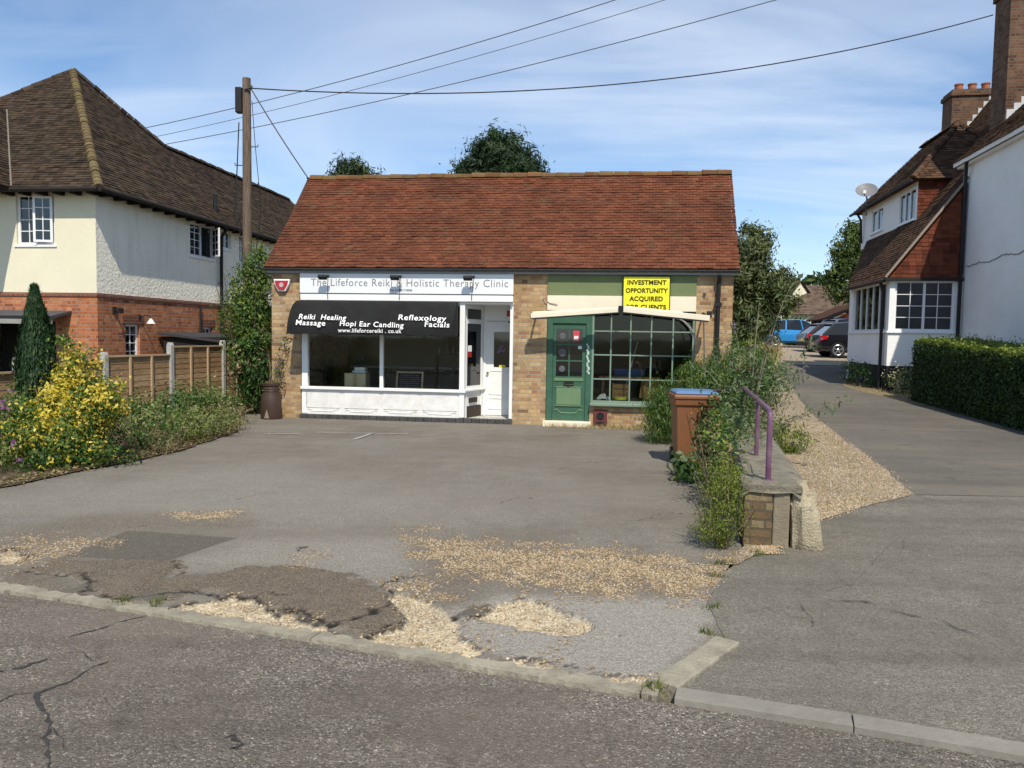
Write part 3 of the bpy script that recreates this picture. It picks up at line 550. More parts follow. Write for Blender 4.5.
w = MB()
w.wall(L_, RT, -.25, EAVE, [(.61, 4.86, -.3, 2.36), (5.5, 6.34, -.3, 2.2), (6.34, 8.27, .44, 2.2)], fl, .22)
w.wall(.22, YB, -.25, EAVE, [], lambda u, d, z: (L_+d, u, z), .22); w.wall(.22, YB, -.25, EAVE, [], lambda u, d, z: (RT-d, u, z), .22); w.wall(L_+.22, RT-.22, -.25, EAVE, [], lambda u, d, z: (u, YB-d, z), .22)
for x, s in ((L_, 1), (RT, -1)):      # gable triangles
    w.prism([(0.02, EAVE), (YB, EAVE), (YR, RIDGE-.1)], 0, .2, lambda a, b, d: (x+s*d, a, b))
w.build('wall', ybrick, shop)
w = MB(); w.box((.24, .235, EAVE-.35), (RT-.24, YB-.24, EAVE-.32)); w.box((5.02, .23, 0), (5.14, YB-.24, EAVE-.36)); w.build('ceiling', roomw, shop)
w = MB(); w.box((.24, YB-.30, -.1), (5.0, YB-.25, EAVE-.37)); w.build('back_room_wall', roomw, shop)
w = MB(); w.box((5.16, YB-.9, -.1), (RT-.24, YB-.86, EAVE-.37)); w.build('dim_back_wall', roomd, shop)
w = MB(); w.box((.24, .24, -.12), (RT-.24, YB-.24, .02)); w.build('floor', floorm, shop)
# roof
tile_red = island_mat('red_clay_tile', [(0, (.115, .041, .025)), (.3, (.142, .05, .029)), (.6, (.158, .056, .031)), (.9, (.18, .067, .037)), (1, (.13, .056, .035))], .85, .6, (.05, .026, .018), 1.1, 60, .35, moss=((.12, .1, .055), .56, .74, 2.6, .55))
tile_dk = island_mat('dark_tile', [(0, (.05, .03, .022)), (1, (.12, .06, .04))], .9, .4)
X0, X1 = -.1, 9.02; EY, EZ = -.15, 2.975; sl = Vector((0, YR-EY, RIDGE+.05-EZ)); SL = sl.length
roof = MB(); tiles(roof, (X0, EY, EZ), (1, 0, 0), sl, [(0, 0), (X1-X0, 0), (X1-X0+.1, SL), (.13, SL)], .135, .085)
sl2 = Vector((0, YR-(YB+.27), RIDGE+.05-EZ)); tiles(roof, (X1, YB+.27, EZ), (-1, 0, 0), sl2, [(0, 0), (X1-X0, 0), (X1-X0, sl2.length), (0, sl2.length)], .33, .2)
ro = roof.build('roof', tile_red, shop)
w = MB(); w.prism([(EY+.02, EZ-.035), (YR, RIDGE+.015), (YB+.25, EZ-.035)], X0+.03, X1-.03, lambda a, b, d: (d, a, b)); w.build('roof_deck', tile_dk, ro)
rid = island_mat('ridge_tile', [(0, (.12, .05, .028)), (.6, (.19, .08, .04)), (1, (.17, .11, .055))], .9, .5, (.09, .085, .035), 4, 40, .3, moss=((.14, .13, .05), .5, .68, 5, .7))
w = MB(); ridge_run(w, (X0+.12, YR, RIDGE+.02), (X1+.1, YR, RIDGE+.035), .1, .3); w.build('ridge', rid, ro)
w = MB(); w.box((X0+.04, -.1, 2.875), (X1-.04, .0, 2.94)); w.build('eaves_board', greyblue, shop)
w = MB()
pr = [(math.cos(math.pi+math.pi*i/8)*.045, math.sin(math.pi+math.pi*i/8)*.045) for i in range(9)]
w.prism(pr+[(.05, .0), (-.05, .0)][:0], X0, X1-.0, lambda a, b, d: (d, -.15+a, 2.96+b)); w.build('gutter', gutter_m, shop)
w = MB(); w.tube([(8.66, -.15, 2.87), (8.66, -.13, 2.8), (8.66, -.07, 2.72), (8.66, -.06, 2.0), (8.66, -.06, .1)], .038, 10)
for z in (2.3, 1.45): w.box((8.6, -.11, z), (8.72, -.005, z+.07))
w.box((8.59, -.15, 1.36), (8.73, -.01, 1.44)); w.build('downpipe', blackm, shop, smooth=True)
# ---------------- white shopfront
sf = MB(); sf.box((.63, -.02, .1), (.75, .1, 2.36)); sf.box((3.82, -.03, .1), (3.92, .08, 2.36)); sf.box((4.79, .02, .1), (4.858, .2, 2.36)); sf.box((2.22, .0, .64), (2.29, .09, 2.36)); sf.box((.75, .0, 2.26), (3.82, .09, 2.36))
sf.build('window_frame', white, shop, bevel=.006)
w = MB(); w.box((.62, -.07, .585), (3.95, .1, .64)); w.build('sill', white, shop, bevel=.008)
w = MB(); w.box((.75, .04, .645), (2.218, .048, 2.258)); w.box((2.292, .04, .645), (3.818, .048, 2.258)); w.build('pane', glass, shop)
rs = MB(); rs.box((.64, -.012, .09), (3.88, .06, .583))
for i in range(4):       # raised panels with shaped lower moulding
    a = .72+i*.79; b = a+.7; c = (a+b)/2
    for pts in ([(a+.02, .19), (a+.1, .19), (a+.13, .155), (a+.2, .15), (b-.2, .15), (b-.13, .155), (b-.1, .19), (b-.02, .19)],):
        rs.tube([(x, -.013, z) for x, z in pts], .009, 6)
    rs.box((a, -.02, .22), (b, -.012, .56)); rs.lathe([(.022, 0), (.018, .012)], (a+.045, -.018, .235), 8, 0, Matrix.Rotation(R(90), 4, 'X')); rs.lathe([(.022, 0), (.018, .012)], (b-.045, -.018, .235), 8, 0, Matrix.Rotation(R(90), 4, 'X'))
rs.build('stall_riser', white_old, shop)
w = MB()
for i in range(27):
    x = .6+i*.158; w.box((x, -.06+.02*(x > 3.9), -.05), (x+.15, .1, .085))
w.build('plinth', dkgrey, shop, bevel=.004)
w = MB(); w.box((3.9, .1, -.02), (4.86, 1.0, .075)); m_, t = newmat('mosaic_floor'); v = t.n('TexVoronoi', {'Vector': (t.n('NewGeometry'), 'Position'), 'Scale': 30}); s_ = t.n('SeparateColor', {'Color': (v, 'Color')}); finish(t, t.ramp((s_, 0), [(0, (.2, .2, .19)), (.5, (.5, .49, .46)), (1, (.62, .6, .56))]), .6); w.build('lobby_floor', m_, shop)
w = MB(); w.box((3.9, .0, 2.30), (4.86, 1.0, 2.34)); w.build('lobby_ceiling', white, shop)
# lobby side wall: angled glazed frame from (3.9,.08) to (4.16,.82)
lob = thing('lobby', None, None); lob.parent = shop; lob.location = (3.9, .08, 0); lob.rotation_euler = (0, 0, math.atan2(.74, .26)); bpy.data.objects.remove(lob)
ML = Matrix.Translation((3.905, .08, 0)) @ Matrix.Rotation(math.atan2(.74, .26), 4, 'Z')
w = MB(); B = lambda a, b: w.box(a, b, 0, ML)
B((0, 0, .08), (.1, .06, 2.3)); B((.68, 0, .08), (.78, .06, 2.3)); B((.1, 0, .6), (.68, .06, .7)); B((.1, 0, 1.93), (.68, .06, 2.02)); B((.1, 0, 2.22), (.68, .06, 2.3)); B((.1, .02, .3), (.68, .05, .6)); B((-.02, -.04, .6), (.8, .03, .64)); w.build('lobby_frame', white, shop, bevel=.005)
w = MB(); w.box((.1, .025, .7), (.68, .033, 1.93), 0, ML); w.box((.1, .025, 2.02), (.68, .033, 2.22), 0, ML); w.build('lobby_pane', darkglass, shop)
w = MB(); w.box((.2, -.012, .37), (.5, .02, .47), 0, ML); w.box((.1, .0, .08), (.68, .045, .29), 0, ML); w.build('letter_plate', paint('dark_brown_board', (.05, .035, .028), .6, .4, 9), shop)
w = MB(); w.box((.16, .018, 1.38), (.3, .024, 1.5), 0, ML); w.build('window_sticker', paint('white_sticker', (.8, .8, .8), .5, .05), shop); w = MB(); w.box((.16, .018, 1.27), (.3, .024, 1.37), 0, ML); w.build('window_sticker', paint('red_sticker', (.35, .02, .02), .5, .05), shop)
# white shop door with its wall
w = MB(); w.box((4.1, .82, 2.0), (4.86, .9, 2.31)); w.box((4.1, .81, .08), (4.2, .9, 2.0)); w.box((4.80, .81, .08), (4.86, .9, 2.0)); w.build('door_frame', white, shop)
d = MB(); d.wall(4.2, 4.80, .085, 1.99, [(4.36, 4.74, 1.06, 1.78)], lambda u, dd, z: (u, .83+dd, z), .045)
for z0, z1 in ((.2, .42), (.5, .98)):
    for (a, b) in (((4.27, .82, z0), (4.29, .829, z1)), ((4.71, .82, z0), (4.73, .829, z1)), ((4.27, .82, z0), (4.73, .829, z0+.018)), ((4.27, .82, z1), (4.73, .829, z1+.018))): d.box(a, b)
do = d.build('door', white, shop)
w = MB(); w.box((4.36, .85, 1.06), (4.74, .856, 1.78)); w.build('door_pane', darkglass, do)
w = MB(); w.lathe([(.012, 0), (.012, .03), (.026, .035), (.028, .055), (.015, .065)], (4.245, .83, .95), 12, 0, Matrix.Rotation(R(90), 4, 'X')); w.build('door_knob', paint('brass', (.5, .38, .15), .35, .2, 20, 1), do, smooth=True)
w = MB(); w.box((4.47, .842, 1.065), (4.6, .848, 1.11)); w.build('yellow_notice', paint('yellow_paper', (.75, .65, .05), .6, .1), do)
w = MB(); w.poly([(4.42, .845, 1.36), (4.47, .845, 1.34), (4.56, .845, 1.5), (4.51, .845, 1.52)]); w.poly([(4.5, .844, 1.38), (4.54, .844, 1.36), (4.62, .844, 1.42), (4.58, .844, 1.45)]); w.build('door_poster', paint('mauve_paper', (.2, .12, .2), .6, .2, 20), do)
w = MB(); w.box((4.62, .8, 2.09), (4.76, .819, 2.21)); w.build('red_box', paint('red_plastic', (.45, .015, .02), .4, .1), shop); w = MB(); w.box((4.65, .805, 1.96), (4.73, .819, 2.0)); w.build('small_plate', paint('maroon_plate', (.16, .03, .03), .5, .1), shop)
# fascia boards
fs = MB(); fs.box((.615, -.07, 2.485), (4.855, .0, 2.87)); fo = fs.build('fascia', fascia_w, shop, bevel=.004)
w = MB(); w.box((.60, -.09, 2.47), (4.86, -.0, 2.484)); w.build('fascia_trim', paint('dark_trim', (.06, .06, .065), .5, .2), fo)
w = MB(); w.box((.63, -.085, 2.345), (4.855, -.0, 2.468)); w.build('lower_board', white, shop, bevel=.004)
letter = paint('grey_lettering', (.2, .19, .21), .6, .1); letter2 = paint('small_grey_lettering', (.12, .12, .14), .6, .1)
text('lettering', 'The Lifeforce Reiki & Holistic Therapy Clinic', .205, letter, fo, upright(2.80, -.0725, 2.625), -.001, .96, space=1.08)
text('small_lettering', 'Tel: 01438 719095', .06, letter2, fo, upright(2.66, -.0725, 2.53), .001, 1.0)
# ---------------- black awning over the clinic window
awn_m = paint('black_canvas', (.006, .006, .0065), .85, .4, 2.2, dirtc=(.028, .028, .027), bump=.5)
aw = MB(); xa0, xa1 = .58, 3.80; prof = [(-.09, 2.335), (-.17, 2.325), (-.33, 2.24), (-.47, 2.10), (-.56, 1.94), (-.6, 1.83), (-.6, 1.68)]
nx = 24; vs = []
for i in range(nx+1):
    x = xa0+(xa1-xa0)*i/nx
    for j, (y, z) in enumerate(prof): sg = math.sin(math.pi*i/nx); vs.append((x, y+.008*math.sin(i*1.9+j*.7)+.012*random.uniform(-1, 1)*(0 < j < 6), z-.035*sg*(1 if 1 < j < 5 else 0)-(.012*math.sin(i*1.7)+.01*random.random() if j == 6 else 0)))
k7 = len(prof); aw.add(vs, [(i*k7+j, i*k7+j+1, (i+1)*k7+j+1, (i+1)*k7+j) for i in range(nx) for j in range(k7-1)])
for x in (xa0, xa1): aw.poly([(x, y, z) for y, z in prof]+[(x, -.09, 1.68)])
ao = aw.build('awning', awn_m, shop, smooth=True, angle=50)
for x in (): pass
def slope_text(s, x, y0, z0, y1, z1, f, size, sx=1, align='LEFT', shear=0, bold=.004, rot=0):
    """text on the awning: plane through (y0,z0)-(y1,z1), f = fraction down"""
    y = y0+(y1-y0)*f; z = z0+(z1-z0)*f; ang = math.atan2(z0-z1, y0-y1+1e-9); up_ = Vector((0, y0-y1, z0-z1)).normalized(); nrm_ = Vector((1, 0, 0)).cross(up_)
    Mx = Matrix(((1, 0, 0), tuple(up_), tuple(nrm_))).transposed().to_4x4(); Mx.translation = Vector((x, y, z))+nrm_*.022
    return text('lettering', s, size, wtxt, ao, Mx @ Matrix.Rotation(rot, 4, 'Z'), bold, sx, align, 1.1, shear)
wtxt = paint('white_canvas_paint', (.8, .8, .79), .7, .1, 12)
slope_text('Reiki  Healing', .79, -.47, 2.10, -.56, 1.94, .93, .16, .95, rot=R(-1), bold=.002)
slope_text('Massage', .75, -.56, 1.94, -.6, 1.83, .9, .15, 1.1, rot=R(-1), bold=.002)
slope_text('Reflexology', 2.74, -.47, 2.10, -.56, 1.94, .88, .165, 1.07, rot=R(-1), bold=.002)
slope_text('Hopi Ear Candling', 1.62, -.56, 1.94, -.6, 1.83, .95, .145, 1.05, rot=R(-1), bold=.002)
slope_text('Facials', 3.26, -.56, 1.94, -.6, 1.83, .9, .15, 1.12, rot=R(-1), bold=.002)
slope_text('www.lifeforcereiki . co.uk', 1.6, -.6, 1.83, -.6, 1.68, .72, .105, 1.0, bold=.002)
# floodlights on stalks
for i, (x, lb) in enumerate(((1.16, 'black floodlight on a stalk at the left end of the white clinic sign'), (2.60, 'black floodlight on a stalk at the middle of the white clinic sign'), (4.02, 'black floodlight on a stalk at the right end of the white clinic sign'))):
    p = world(shop, x, 0, 0)
    if i == 0:
        fl0 = thing('floodlight', lb, 'light', p, A_B, 'floodlights over the clinic sign'); q = MB()
        q.box((-.1, -.05, -.03), (.07, .05, .03), 0, Matrix.Translation((0, -.24, 2.78)) @ Matrix.Rotation(R(-35), 4, 'X')); q.box((.07, -.03, -.015), (.12, .03, .035), 0, Matrix.Translation((0, -.24, 2.79)))
        q.build('lamp_head', blackm, fl0, bevel=.01); q = MB(); q.tube([(.1, -.24, 2.78), (.07, -.2, 2.62), (.045, -.13, 2.42), (.04, -.09, 2.38)], .007, 6); q.build('stalk', paint('grey_rod', (.12, .12, .12), .5, .1), fl0)
    else: c = copy_tree(fl0); c.location = p; c['label'] = lb
# alarm box on the left pier
al = thing('alarm_box', 'white burglar alarm box with red front high on the left brick pier', 'alarm box', world(shop, .24, 0, 2.62), A_B)
q = MB(); q.prism([(-.17, .13), (.17, .13), (.15, .03), (.07, -.11), (-.07, -.11), (-.15, .03)], -.075, -.002, lambda a, b, d: (a, d, b)); q.build('case', white, al, bevel=.012)
q = MB(); q.prism([(-.14, .1), (.14, .1), (.12, .02), (.055, -.085), (-.055, -.085), (-.12, .02)], -.086, -.078, lambda a, b, d: (a, d, b)); q.build('front_label', paint('alarm_red', (.4, .03, .04), .4, .1), al)
q = MB(); q.lathe([(.045, 0), (.045, .006)], (0, -.087, .015), 16, 0, Matrix.Rotation(R(90), 4, 'X')); q.build('disc', paint('alarm_grey', (.5, .4, .4), .5, .1), al)
# ---------------- green shopfront
w = MB(); w.box((5.505, -.03, 2.485), (8.265, 0, 2.87)); w.build('green_fascia', green_f, shop, bevel=.004)
w = MB(); w.box((5.505, -.05, 2.2), (8.265, -.001, 2.48)); w.build('cream_board', cream, shop, bevel=.004)
w = MB(); w.box((5.505, .03, .1), (5.62, .13, 2.195)); w.box((6.25, .03, .1), (6.36, .13, 2.195)); w.box((5.62, .03, 1.955), (6.25, .13, 2.195)); w.build('green_door_frame', green_d, shop, bevel=.006)
panes = []
for c in range(2):
    for r_ in range(3): a = 5.685+c*.262; b = .945+r_*.312; panes.append((a, a+.235, b, b+.285))
d = MB(); d.wall(5.623, 6.247, .1, 1.95, panes, lambda u, dd, z: (u, .06+dd, z), .045); gd = d.build('green_door', green_d, shop)
w = MB(); w.box((5.685, .08, .945), (6.182, .085, 1.854)); w.build('door_glass', darkglass, gd)
w = MB(); w.box((5.70, .046, .40), (6.17, .058, .73)); w.build('door_panel', green_l, gd, bevel=.008)
w = MB()
for (a, b) in (((5.68, .04, .375), (6.19, .0595, .395)), ((5.68, .04, .735), (6.19, .0595, .755)), ((5.66, .045, .86), (6.21, .0595, .915))): w.box(a, b)
w.tube([(5.66, .058, .30), (5.72, .058, .31), (5.78, .058, .25), (5.935, .058, .24), (6.09, .058, .25), (6.15, .058, .31), (6.21, .058, .30)], .012, 6); w.build('door_moulding', green_l, gd)
w = MB(); w.box((5.84, .04, .78), (6.03, .0585, .84)); w.tube([(5.85, .03, .795), (5.94, .018, .78), (6.02, .03, .795)], .01, 6); w.build('letter_flap', blackm, gd)
for c, r_, rr in ((0, 2, .06), (0, 1, .075), (0, 0, .06)):
    w = MB(); a = 5.8; b = 1.087+r_*.312; Mx = Matrix.Rotation(R(90), 4, 'X')
    w.lathe([(rr, 0), (rr, .01), (rr*.75, .016), (rr*.3, .01)], (a, .077, b), 18, 0, Mx); w.build('vent_disc', paint('grey_disc', (.11, .12, .12), .5, .4, 20), gd, smooth=True)
w = MB(); w.box((6.0, .07, 1.62), (6.12, .076, 1.82)); w.build('poster', paint('red_poster', (.55, .07, .09), .5, .1), gd); w = MB(); w.box((6.02, .0665, 1.64), (6.1, .0695, 1.72)); w.build('poster_panel', paint('white_poster', (.75, .72, .7), .5, .1), gd)
w = MB(); w.box((6.10, .07, 1.47), (6.17, .076, 1.53)); w.build('small_sticker', paint('white_sticker_small', (.7, .7, .7), .5, .1), gd)
w = MB()
for i in range(16):
    z = 1.0+i*.036; x = 6.29+random.uniform(-.02, .02); w.poly([(x+random.uniform(-.02, 0), .028, z), (x+random.uniform(.01, .03), .028, z+random.uniform(-.01, .02)), (x+random.uniform(0, .02), .028, z+.04), (x-.02, .028, z+.03)])
w.build('peeling_paint', paint('bare_primer', (.55, .6, .55), .8, .3, 20), shop)
w = MB(); w.box((5.46, -.14, -.08), (6.38, .12, .095)); w.build('door_step', cream, shop, bevel=.012)
g = MB()
xs = [6.36, 6.72, 7.085, 7.47, 7.87, 8.24]
g.box((6.362, .03, .46), (6.40, .11, 2.195)); g.box((8.225, .03, .46), (8.268, .11, 2.195)); g.box((6.40, .03, .46), (8.225, .11, .5)); g.box((6.40, .03, 2.15), (8.225, .11, 2.195))
for x in xs[1:5]: g.box((x-.013, .045, .5), (x+.013, .085, 2.15))
for i, x in enumerate(xs[:-1]):
    for z in (.91, 1.37, 1.82): g.box((x+(.014 if i else .042), .047, z-.012), (xs[i+1]-.014, .083, z+.012))
g.build('window_bars', green_b, shop); g = MB(); g.box((6.395, .064, .495), (8.23, .069, 2.155)); g.build('green_shop_pane', glass_g, shop)
w = MB(); w.box((6.35, -.11, .405), (8.3, .1, .458)); w.build('green_sill', green_b, shop, bevel=.008)
w = MB(); w.box((6.42, -.03, .04), (6.68, -.002, .33)); vo = w.build('vent_plate', paint('maroon_vent', (.13, .035, .035), .7, .3, 9), shop, bevel=.01); w = MB(); Mx = Matrix.Rotation(R(90), 4, 'X')
w.lathe([(.07, 0), (.07, .01), (.055, .012), (.05, .002)], (6.55, -.03, .21), 18, 0, Mx); w.box((6.47, -.036, .07), (6.63, -.0305, .1)); w.build('vent_ring', blackm, vo)
# collapsed awning box: two cream bars sagging either side of a bracket, with folding arms and a hoop
w = MB(); w.beam((5.24, -.46, 2.075), (6.86, -.40, 2.205), .09, .085); w.beam((5.26, -.40, 2.14), (6.86, -.34, 2.25), .05, .03); w.build('awning_bar', cream, shop, bevel=.008)
w = MB(); w.beam((6.92, -.42, 2.215), (8.46, -.5, 2.07), .09, .1); w.beam((6.95, -.34, 2.27), (8.0, -.38, 2.17), .05, .03); w.build('awning_bar', cream, shop, bevel=.008)
w = MB(); w.box((6.84, -.47, 2.17), (6.93, -.3, 2.28)); w.beam((5.26, -.46, 2.02), (6.86, -.40, 2.15), .07, .02); w.beam((6.93, -.42, 2.155), (8.44, -.5, 2.01), .07, .02)
w.tube([(5.3, -.44, 2.06), (5.3, -.2, 2.1), (5.3, -.01, 2.12)], .018, 8); w.tube([(8.4, -.47, 2.1), (8.4, -.2, 2.16), (8.4, -.01, 2.18)], .018, 8); w.tube([(6.9, -.4, 2.2), (6.9, -.05, 2.2)], .02, 8); w.box((8.42, -.49, 2.08), (8.5, -.35, 2.2)); w.build('awning_bracket', blackm, shop)
w = MB(); w.tube([(7.85+.4*math.sin(a), -.2, 1.62+.45*math.cos(a)) for a in np.linspace(.1, 1.5, 10)], .014, 7); w.tube([(8.0, -.24, 2.04), (8.14, -.22, 1.9), (8.2, -.2, 1.74)], .01, 6); w.build('awning_hoop', paint('grey_metal', (.28, .29, .28), .5, .4, 9), shop, smooth=True)
w = MB(); w.tube([(5.42, -.03, 2.45), (5.46, -.05, 2.4), (5.55, -.06, 2.33), (5.7, -.07, 2.31)], .007, 5); w.tube([(8.42, -.02, 2.05), (8.45, -.02, 1.4), (8.44, -.02, .7)], .008, 5); w.lathe([(.03, 0), (.03, .05), (.01, .06)], (8.42, -.0, 2.55), 10, 0, Mx); w.build('loose_cable', paint('grey_cable', (.2, .19, .18), .6, .2), shop)
# yellow estate board
ys = thing('notice_board', 'yellow board with black capitals fixed over the green fascia', 'sign', world(shop, 7.35, -.055, 2.2), A_B)
q = MB(); q.box((-.42, -.03, .0), (.42, .0, .635)); q.build('board', paint('yellow_board', (.86, .79, .03), .5, .05, 3), ys, bevel=.004)
q = MB()
for (a, b) in (((-.435, -.034, .0), (-.421, .004, .645)), ((.421, -.034, .0), (.435, .004, .645)), ((-.421, -.034, .636), (.421, .004, .646))): q.box(a, b)
q.build('board_edge', blackm, ys); tb = paint('board_lettering', (.03, .028, .01), .6, .05)
for s, z in (('INVESTMENT', .49), ('OPPORTUNITY', .34), ('ACQUIRED', .19), ('FOR CLIENTS', .035)): text('lettering', s, .118, tb, ys, upright(0, -.0335, z), .004, {'OPPORTUNITY': .92}.get(s, 1.0), space=1.05)
# ---------------- things seen through the windows
def inside(name, label, cat, x, y, z, group=None): return thing(name, label, cat, world(shop, x, y, z), A_B, group)
w = MB(); w.box((.75, .12, .56), (3.8, .75, .6)); w.box((.75, .74, .0), (3.8, .76, .6)); w.build('display_shelf', roomw, shop)
card = paint('cardboard', (.5, .36, .2), .85, .2, 6); it = inside('cardboard_box', 'pale cardboard box standing on the clinic window shelf', 'box', 1.62, .45, .6); q = MB(); q.box((-.22, -.15, .002), (.22, .15, .3)); q.build('carton', paint('pale_card', (.62, .52, .36), .85, .2, 6), it, bevel=.006); q = MB(); q.box((-.04, -.152, .002), (.04, -.151, .3)); q.box((-.225, -.01, .3), (.225, .01, .303)); q.build('tape', card, it)
it = inside('desk_fan', 'white table top appliance on the cardboard box in the clinic window', 'appliance', 1.68, .45, .904); q = MB(); q.box((-.14, -.1, 0), (.14, .1, .05)); q.box((-.1, -.08, .05), (.12, .08, .12)); q.build('base', white, it, bevel=.012); q = MB(); q.tube([(0, 0, .12), (0, 0, .22)], .02, 8); q.lathe([(.02, -.03), (.08, -.02), (.085, .02), (.02, .03)], (0, 0, .27), 16, 0, Matrix.Rotation(R(90), 4, 'X')); q.build('head', blackm, it)
it = inside('chalkboard', 'small framed blackboard with chalk writing leaning in the clinic window', 'board', 2.72, .38, .6); q = MB(); Mt = Matrix.Rotation(R(-12), 4, 'X'); wood = paint('pale_wood', (.5, .38, .24), .7, .2, 8)
for (a, b) in (((-.28, -.015, .002), (-.245, .015, .36)), ((.245, -.015, .002), (.28, .015, .36)), ((-.245, -.015, .002), (.245, .015, .035)), ((-.245, -.015, .325), (.245, .015, .36))): q.box(a, b, 0, Mt)
q.build('frame', wood, it); q = MB(); q.box((-.245, -.006, .035), (.245, .006, .325), 0, Mt); q.build('slate', paint('slate', (.012, .016, .02), .8, .2, 12), it)
q = MB()
for j in range(6):
    xx = -.19
    while xx < .17:
        l = random.uniform(.02, .06); q.tube([(xx+a*l, -.0085, .285-j*.042+.006*math.sin(a*9+xx*80)) for a in (0, .33, .66, 1)], .0022, 4); xx += l+.018
o = q.build('chalk_marks', paint('chalk', (.45, .55, .7), .9, .1), it); o.data.transform(Mt)
it = inside('office_chair', 'black swivel office chair inside the clinic at the left of the window', 'chair', 1.0, 1.25, .02); q = MB(); q.box((-.25, -.25, .46), (.25, .22, .54)); q.build('seat', blackm, it, bevel=.03); q = MB(); q.tube([(-.28, .0, .62), (-.3, .15, .85), (-.3, .2, 1.1)], .05, 8); q.box((-.33, -.2, .62), (-.26, .22, 1.15)); q.build('backrest', blackm, it, bevel=.03); q = MB(); q.tube([(0, 0, .46), (0, 0, .1)], .03, 8)
for a in range(5): q.tube([(0, 0, .12), (.27*math.cos(a*1.257), .27*math.sin(a*1.257), .05)], .02, 6)
q.build('base', blackm, it)
it = inside('shelf_unit', 'dark shelf unit with objects inside the clinic beside the corner post', 'shelf', 3.45, 1.1, .02); q = MB(); dw = paint('dark_wood', (.06, .045, .035), .6, .2, 6)
for z in (.0, .45, .85, 1.25): q.box((-.35, -.15, z), (.35, .15, z+.025))
for x in (-.35, .325): q.box((x, -.15, .026), (x+.025, .15, 1.24))
q.build('frame', dw, it)
jars = paint('mixed_jars', (.15, .14, .16), .4, .4, 30)
for i in range(12): q = MB(); x = -.3+.15*(i % 4)+.05*random.random(); z = (.476, .876, 1.276)[i//4]; h = random.uniform(.08, .22); q.lathe([(.03, 0), (.035, h*.6), (.015, h*.8), (.015, h)], (x, random.uniform(-.1, .05), z), 8); q.build('jar', jars, it, smooth=True)
it = inside('picture_frame', 'dark framed picture on the back wall of the clinic', 'picture', 3.05, YB-.31, 1.5); q = MB(); q.box((-.3, -.03, -.2), (.3, 0, .25)); q.build('frame', dw, it); q = MB(); q.box((-.26, -.034, -.16), (.26, -.0305, .21)); q.build('print', paint('dark_print', (.06, .05, .05), .5, .6, 8), it)
it = inside('leather_bag', 'black leather bag beside the blackboard in the clinic window', 'bag', 2.36, .5, .6); q = MB(); q.prism([(-.15, 0), (.15, 0), (.12, .3), (-.1, .34)], -.08, .08, lambda a, b, d: (a, d, b)); q.build('body', blackm, it, bevel=.03); q = MB(); q.tube([(-.06, 0, .33), (-.03, 0, .42), (.05, 0, .42), (.07, 0, .3)], .01, 6); q.build('strap', blackm, it)
w = MB(); w.box((.25, YB-.33, .85), (4.98, YB-.302, .9)); w.build('dado_rail', white, shop)
# right hand window
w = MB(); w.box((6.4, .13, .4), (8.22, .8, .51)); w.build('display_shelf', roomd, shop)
it = inside('tape_roll', 'yellow roll of tape on the green shop window shelf', 'tape', 6.93, .22, .512); q = MB(); q.lathe([(.11, 0), (.125, .005), (.125, .05), (.11, .055), (.065, .055), (.06, .05), (.06, .005), (.065, 0)], (0, 0, 0), 24); q.build('roll', paint('yellow_tape', (.8, .7, .04), .4, .1), it, smooth=True); q = MB(); q.lathe([(.058, .0), (.058, .057), (.054, .057), (.054, .0)], (0, 0, 0.001), 20); q.build('core', card, it)
it = inside('crumpled_cloth', 'crumpled white cloth at the left of the green shop window', 'cloth', 6.6, .26, .512); q = MB(); vs = []
for i in range(9):
    for j in range(9): x = (i/8-.5)*.26; y = (j/8-.5)*.16; vs.append((x, y, .09*max(0, 1-(x/.14)**2-(y/.09)**2)*(.6+.8*random.random())))
q.add(vs, [(i*9+j, i*9+j+1, i*9+j+10, i*9+j+9) for i in range(8) for j in range(8)]); q.build('folds', paint('white_cloth', (.75, .75, .72), .9, .1), it, smooth=True)
it = inside('wooden_crate', 'orange brown wooden box behind the yellow tape in the green shop', 'crate', 6.93, .5, .512); q = MB(); ow = paint('orange_wood', (.42, .22, .08), .6, .3, 7)
for x in (-.16, .145): q.box((x, -.12, 0), (x+.015, .12, .3))
for z in (0, .1, .2): q.box((-.145, -.12, z+.002), (.145, -.105, z+.085)); q.box((-.145, .105, z+.002), (.145, .12, z+.085))
q.build('slats', ow, it); q = MB(); q.box((-.145, -.104, .01), (.145, .104, .03)); q.build('bottom', ow, it)
it = inside('blue_crate', 'blue plastic crate on a table inside the green shop', 'crate', 7.1, 1.2, .92); q = MB(); q.box((-.3, -.18, 0), (.3, .18, .12)); q.build('box', paint('blue_plastic', (.03, .12, .4), .4, .1), it, bevel=.01); q = MB(); q.box((-.32, -.2, .121), (.32, .2, .15)); q.build('rim', paint('blue_plastic_rim', (.04, .16, .5), .4, .1), it)
it = inside('work_table', 'wooden table inside the green shop carrying the blue crate', 'table', 7.1, 1.25, .02); q = MB(); q.box((-.6, -.4, .86), (.6, .4, .898)); q.build('top', ow, it)
for x in (-.55, .5):
    for y in (-.36, .31): q = MB(); q.box((x, y, 0), (x+.05, y+.05, .859)); q.build('leg', ow, it)
it = inside('broom', 'long handled broom leaning inside the green shop window', 'broom', 6.98, .6, .512); q = MB(); q.tube([(.0, -.05, .05), (.26, .1, 1.12)], .014, 8); q.build('handle', paint('metal_handle', (.4, .4, .42), .4, .2), it); q = MB(); q.box((-.14, -.08, 0), (.12, -.02, .06)); q.build('head', dw, it)
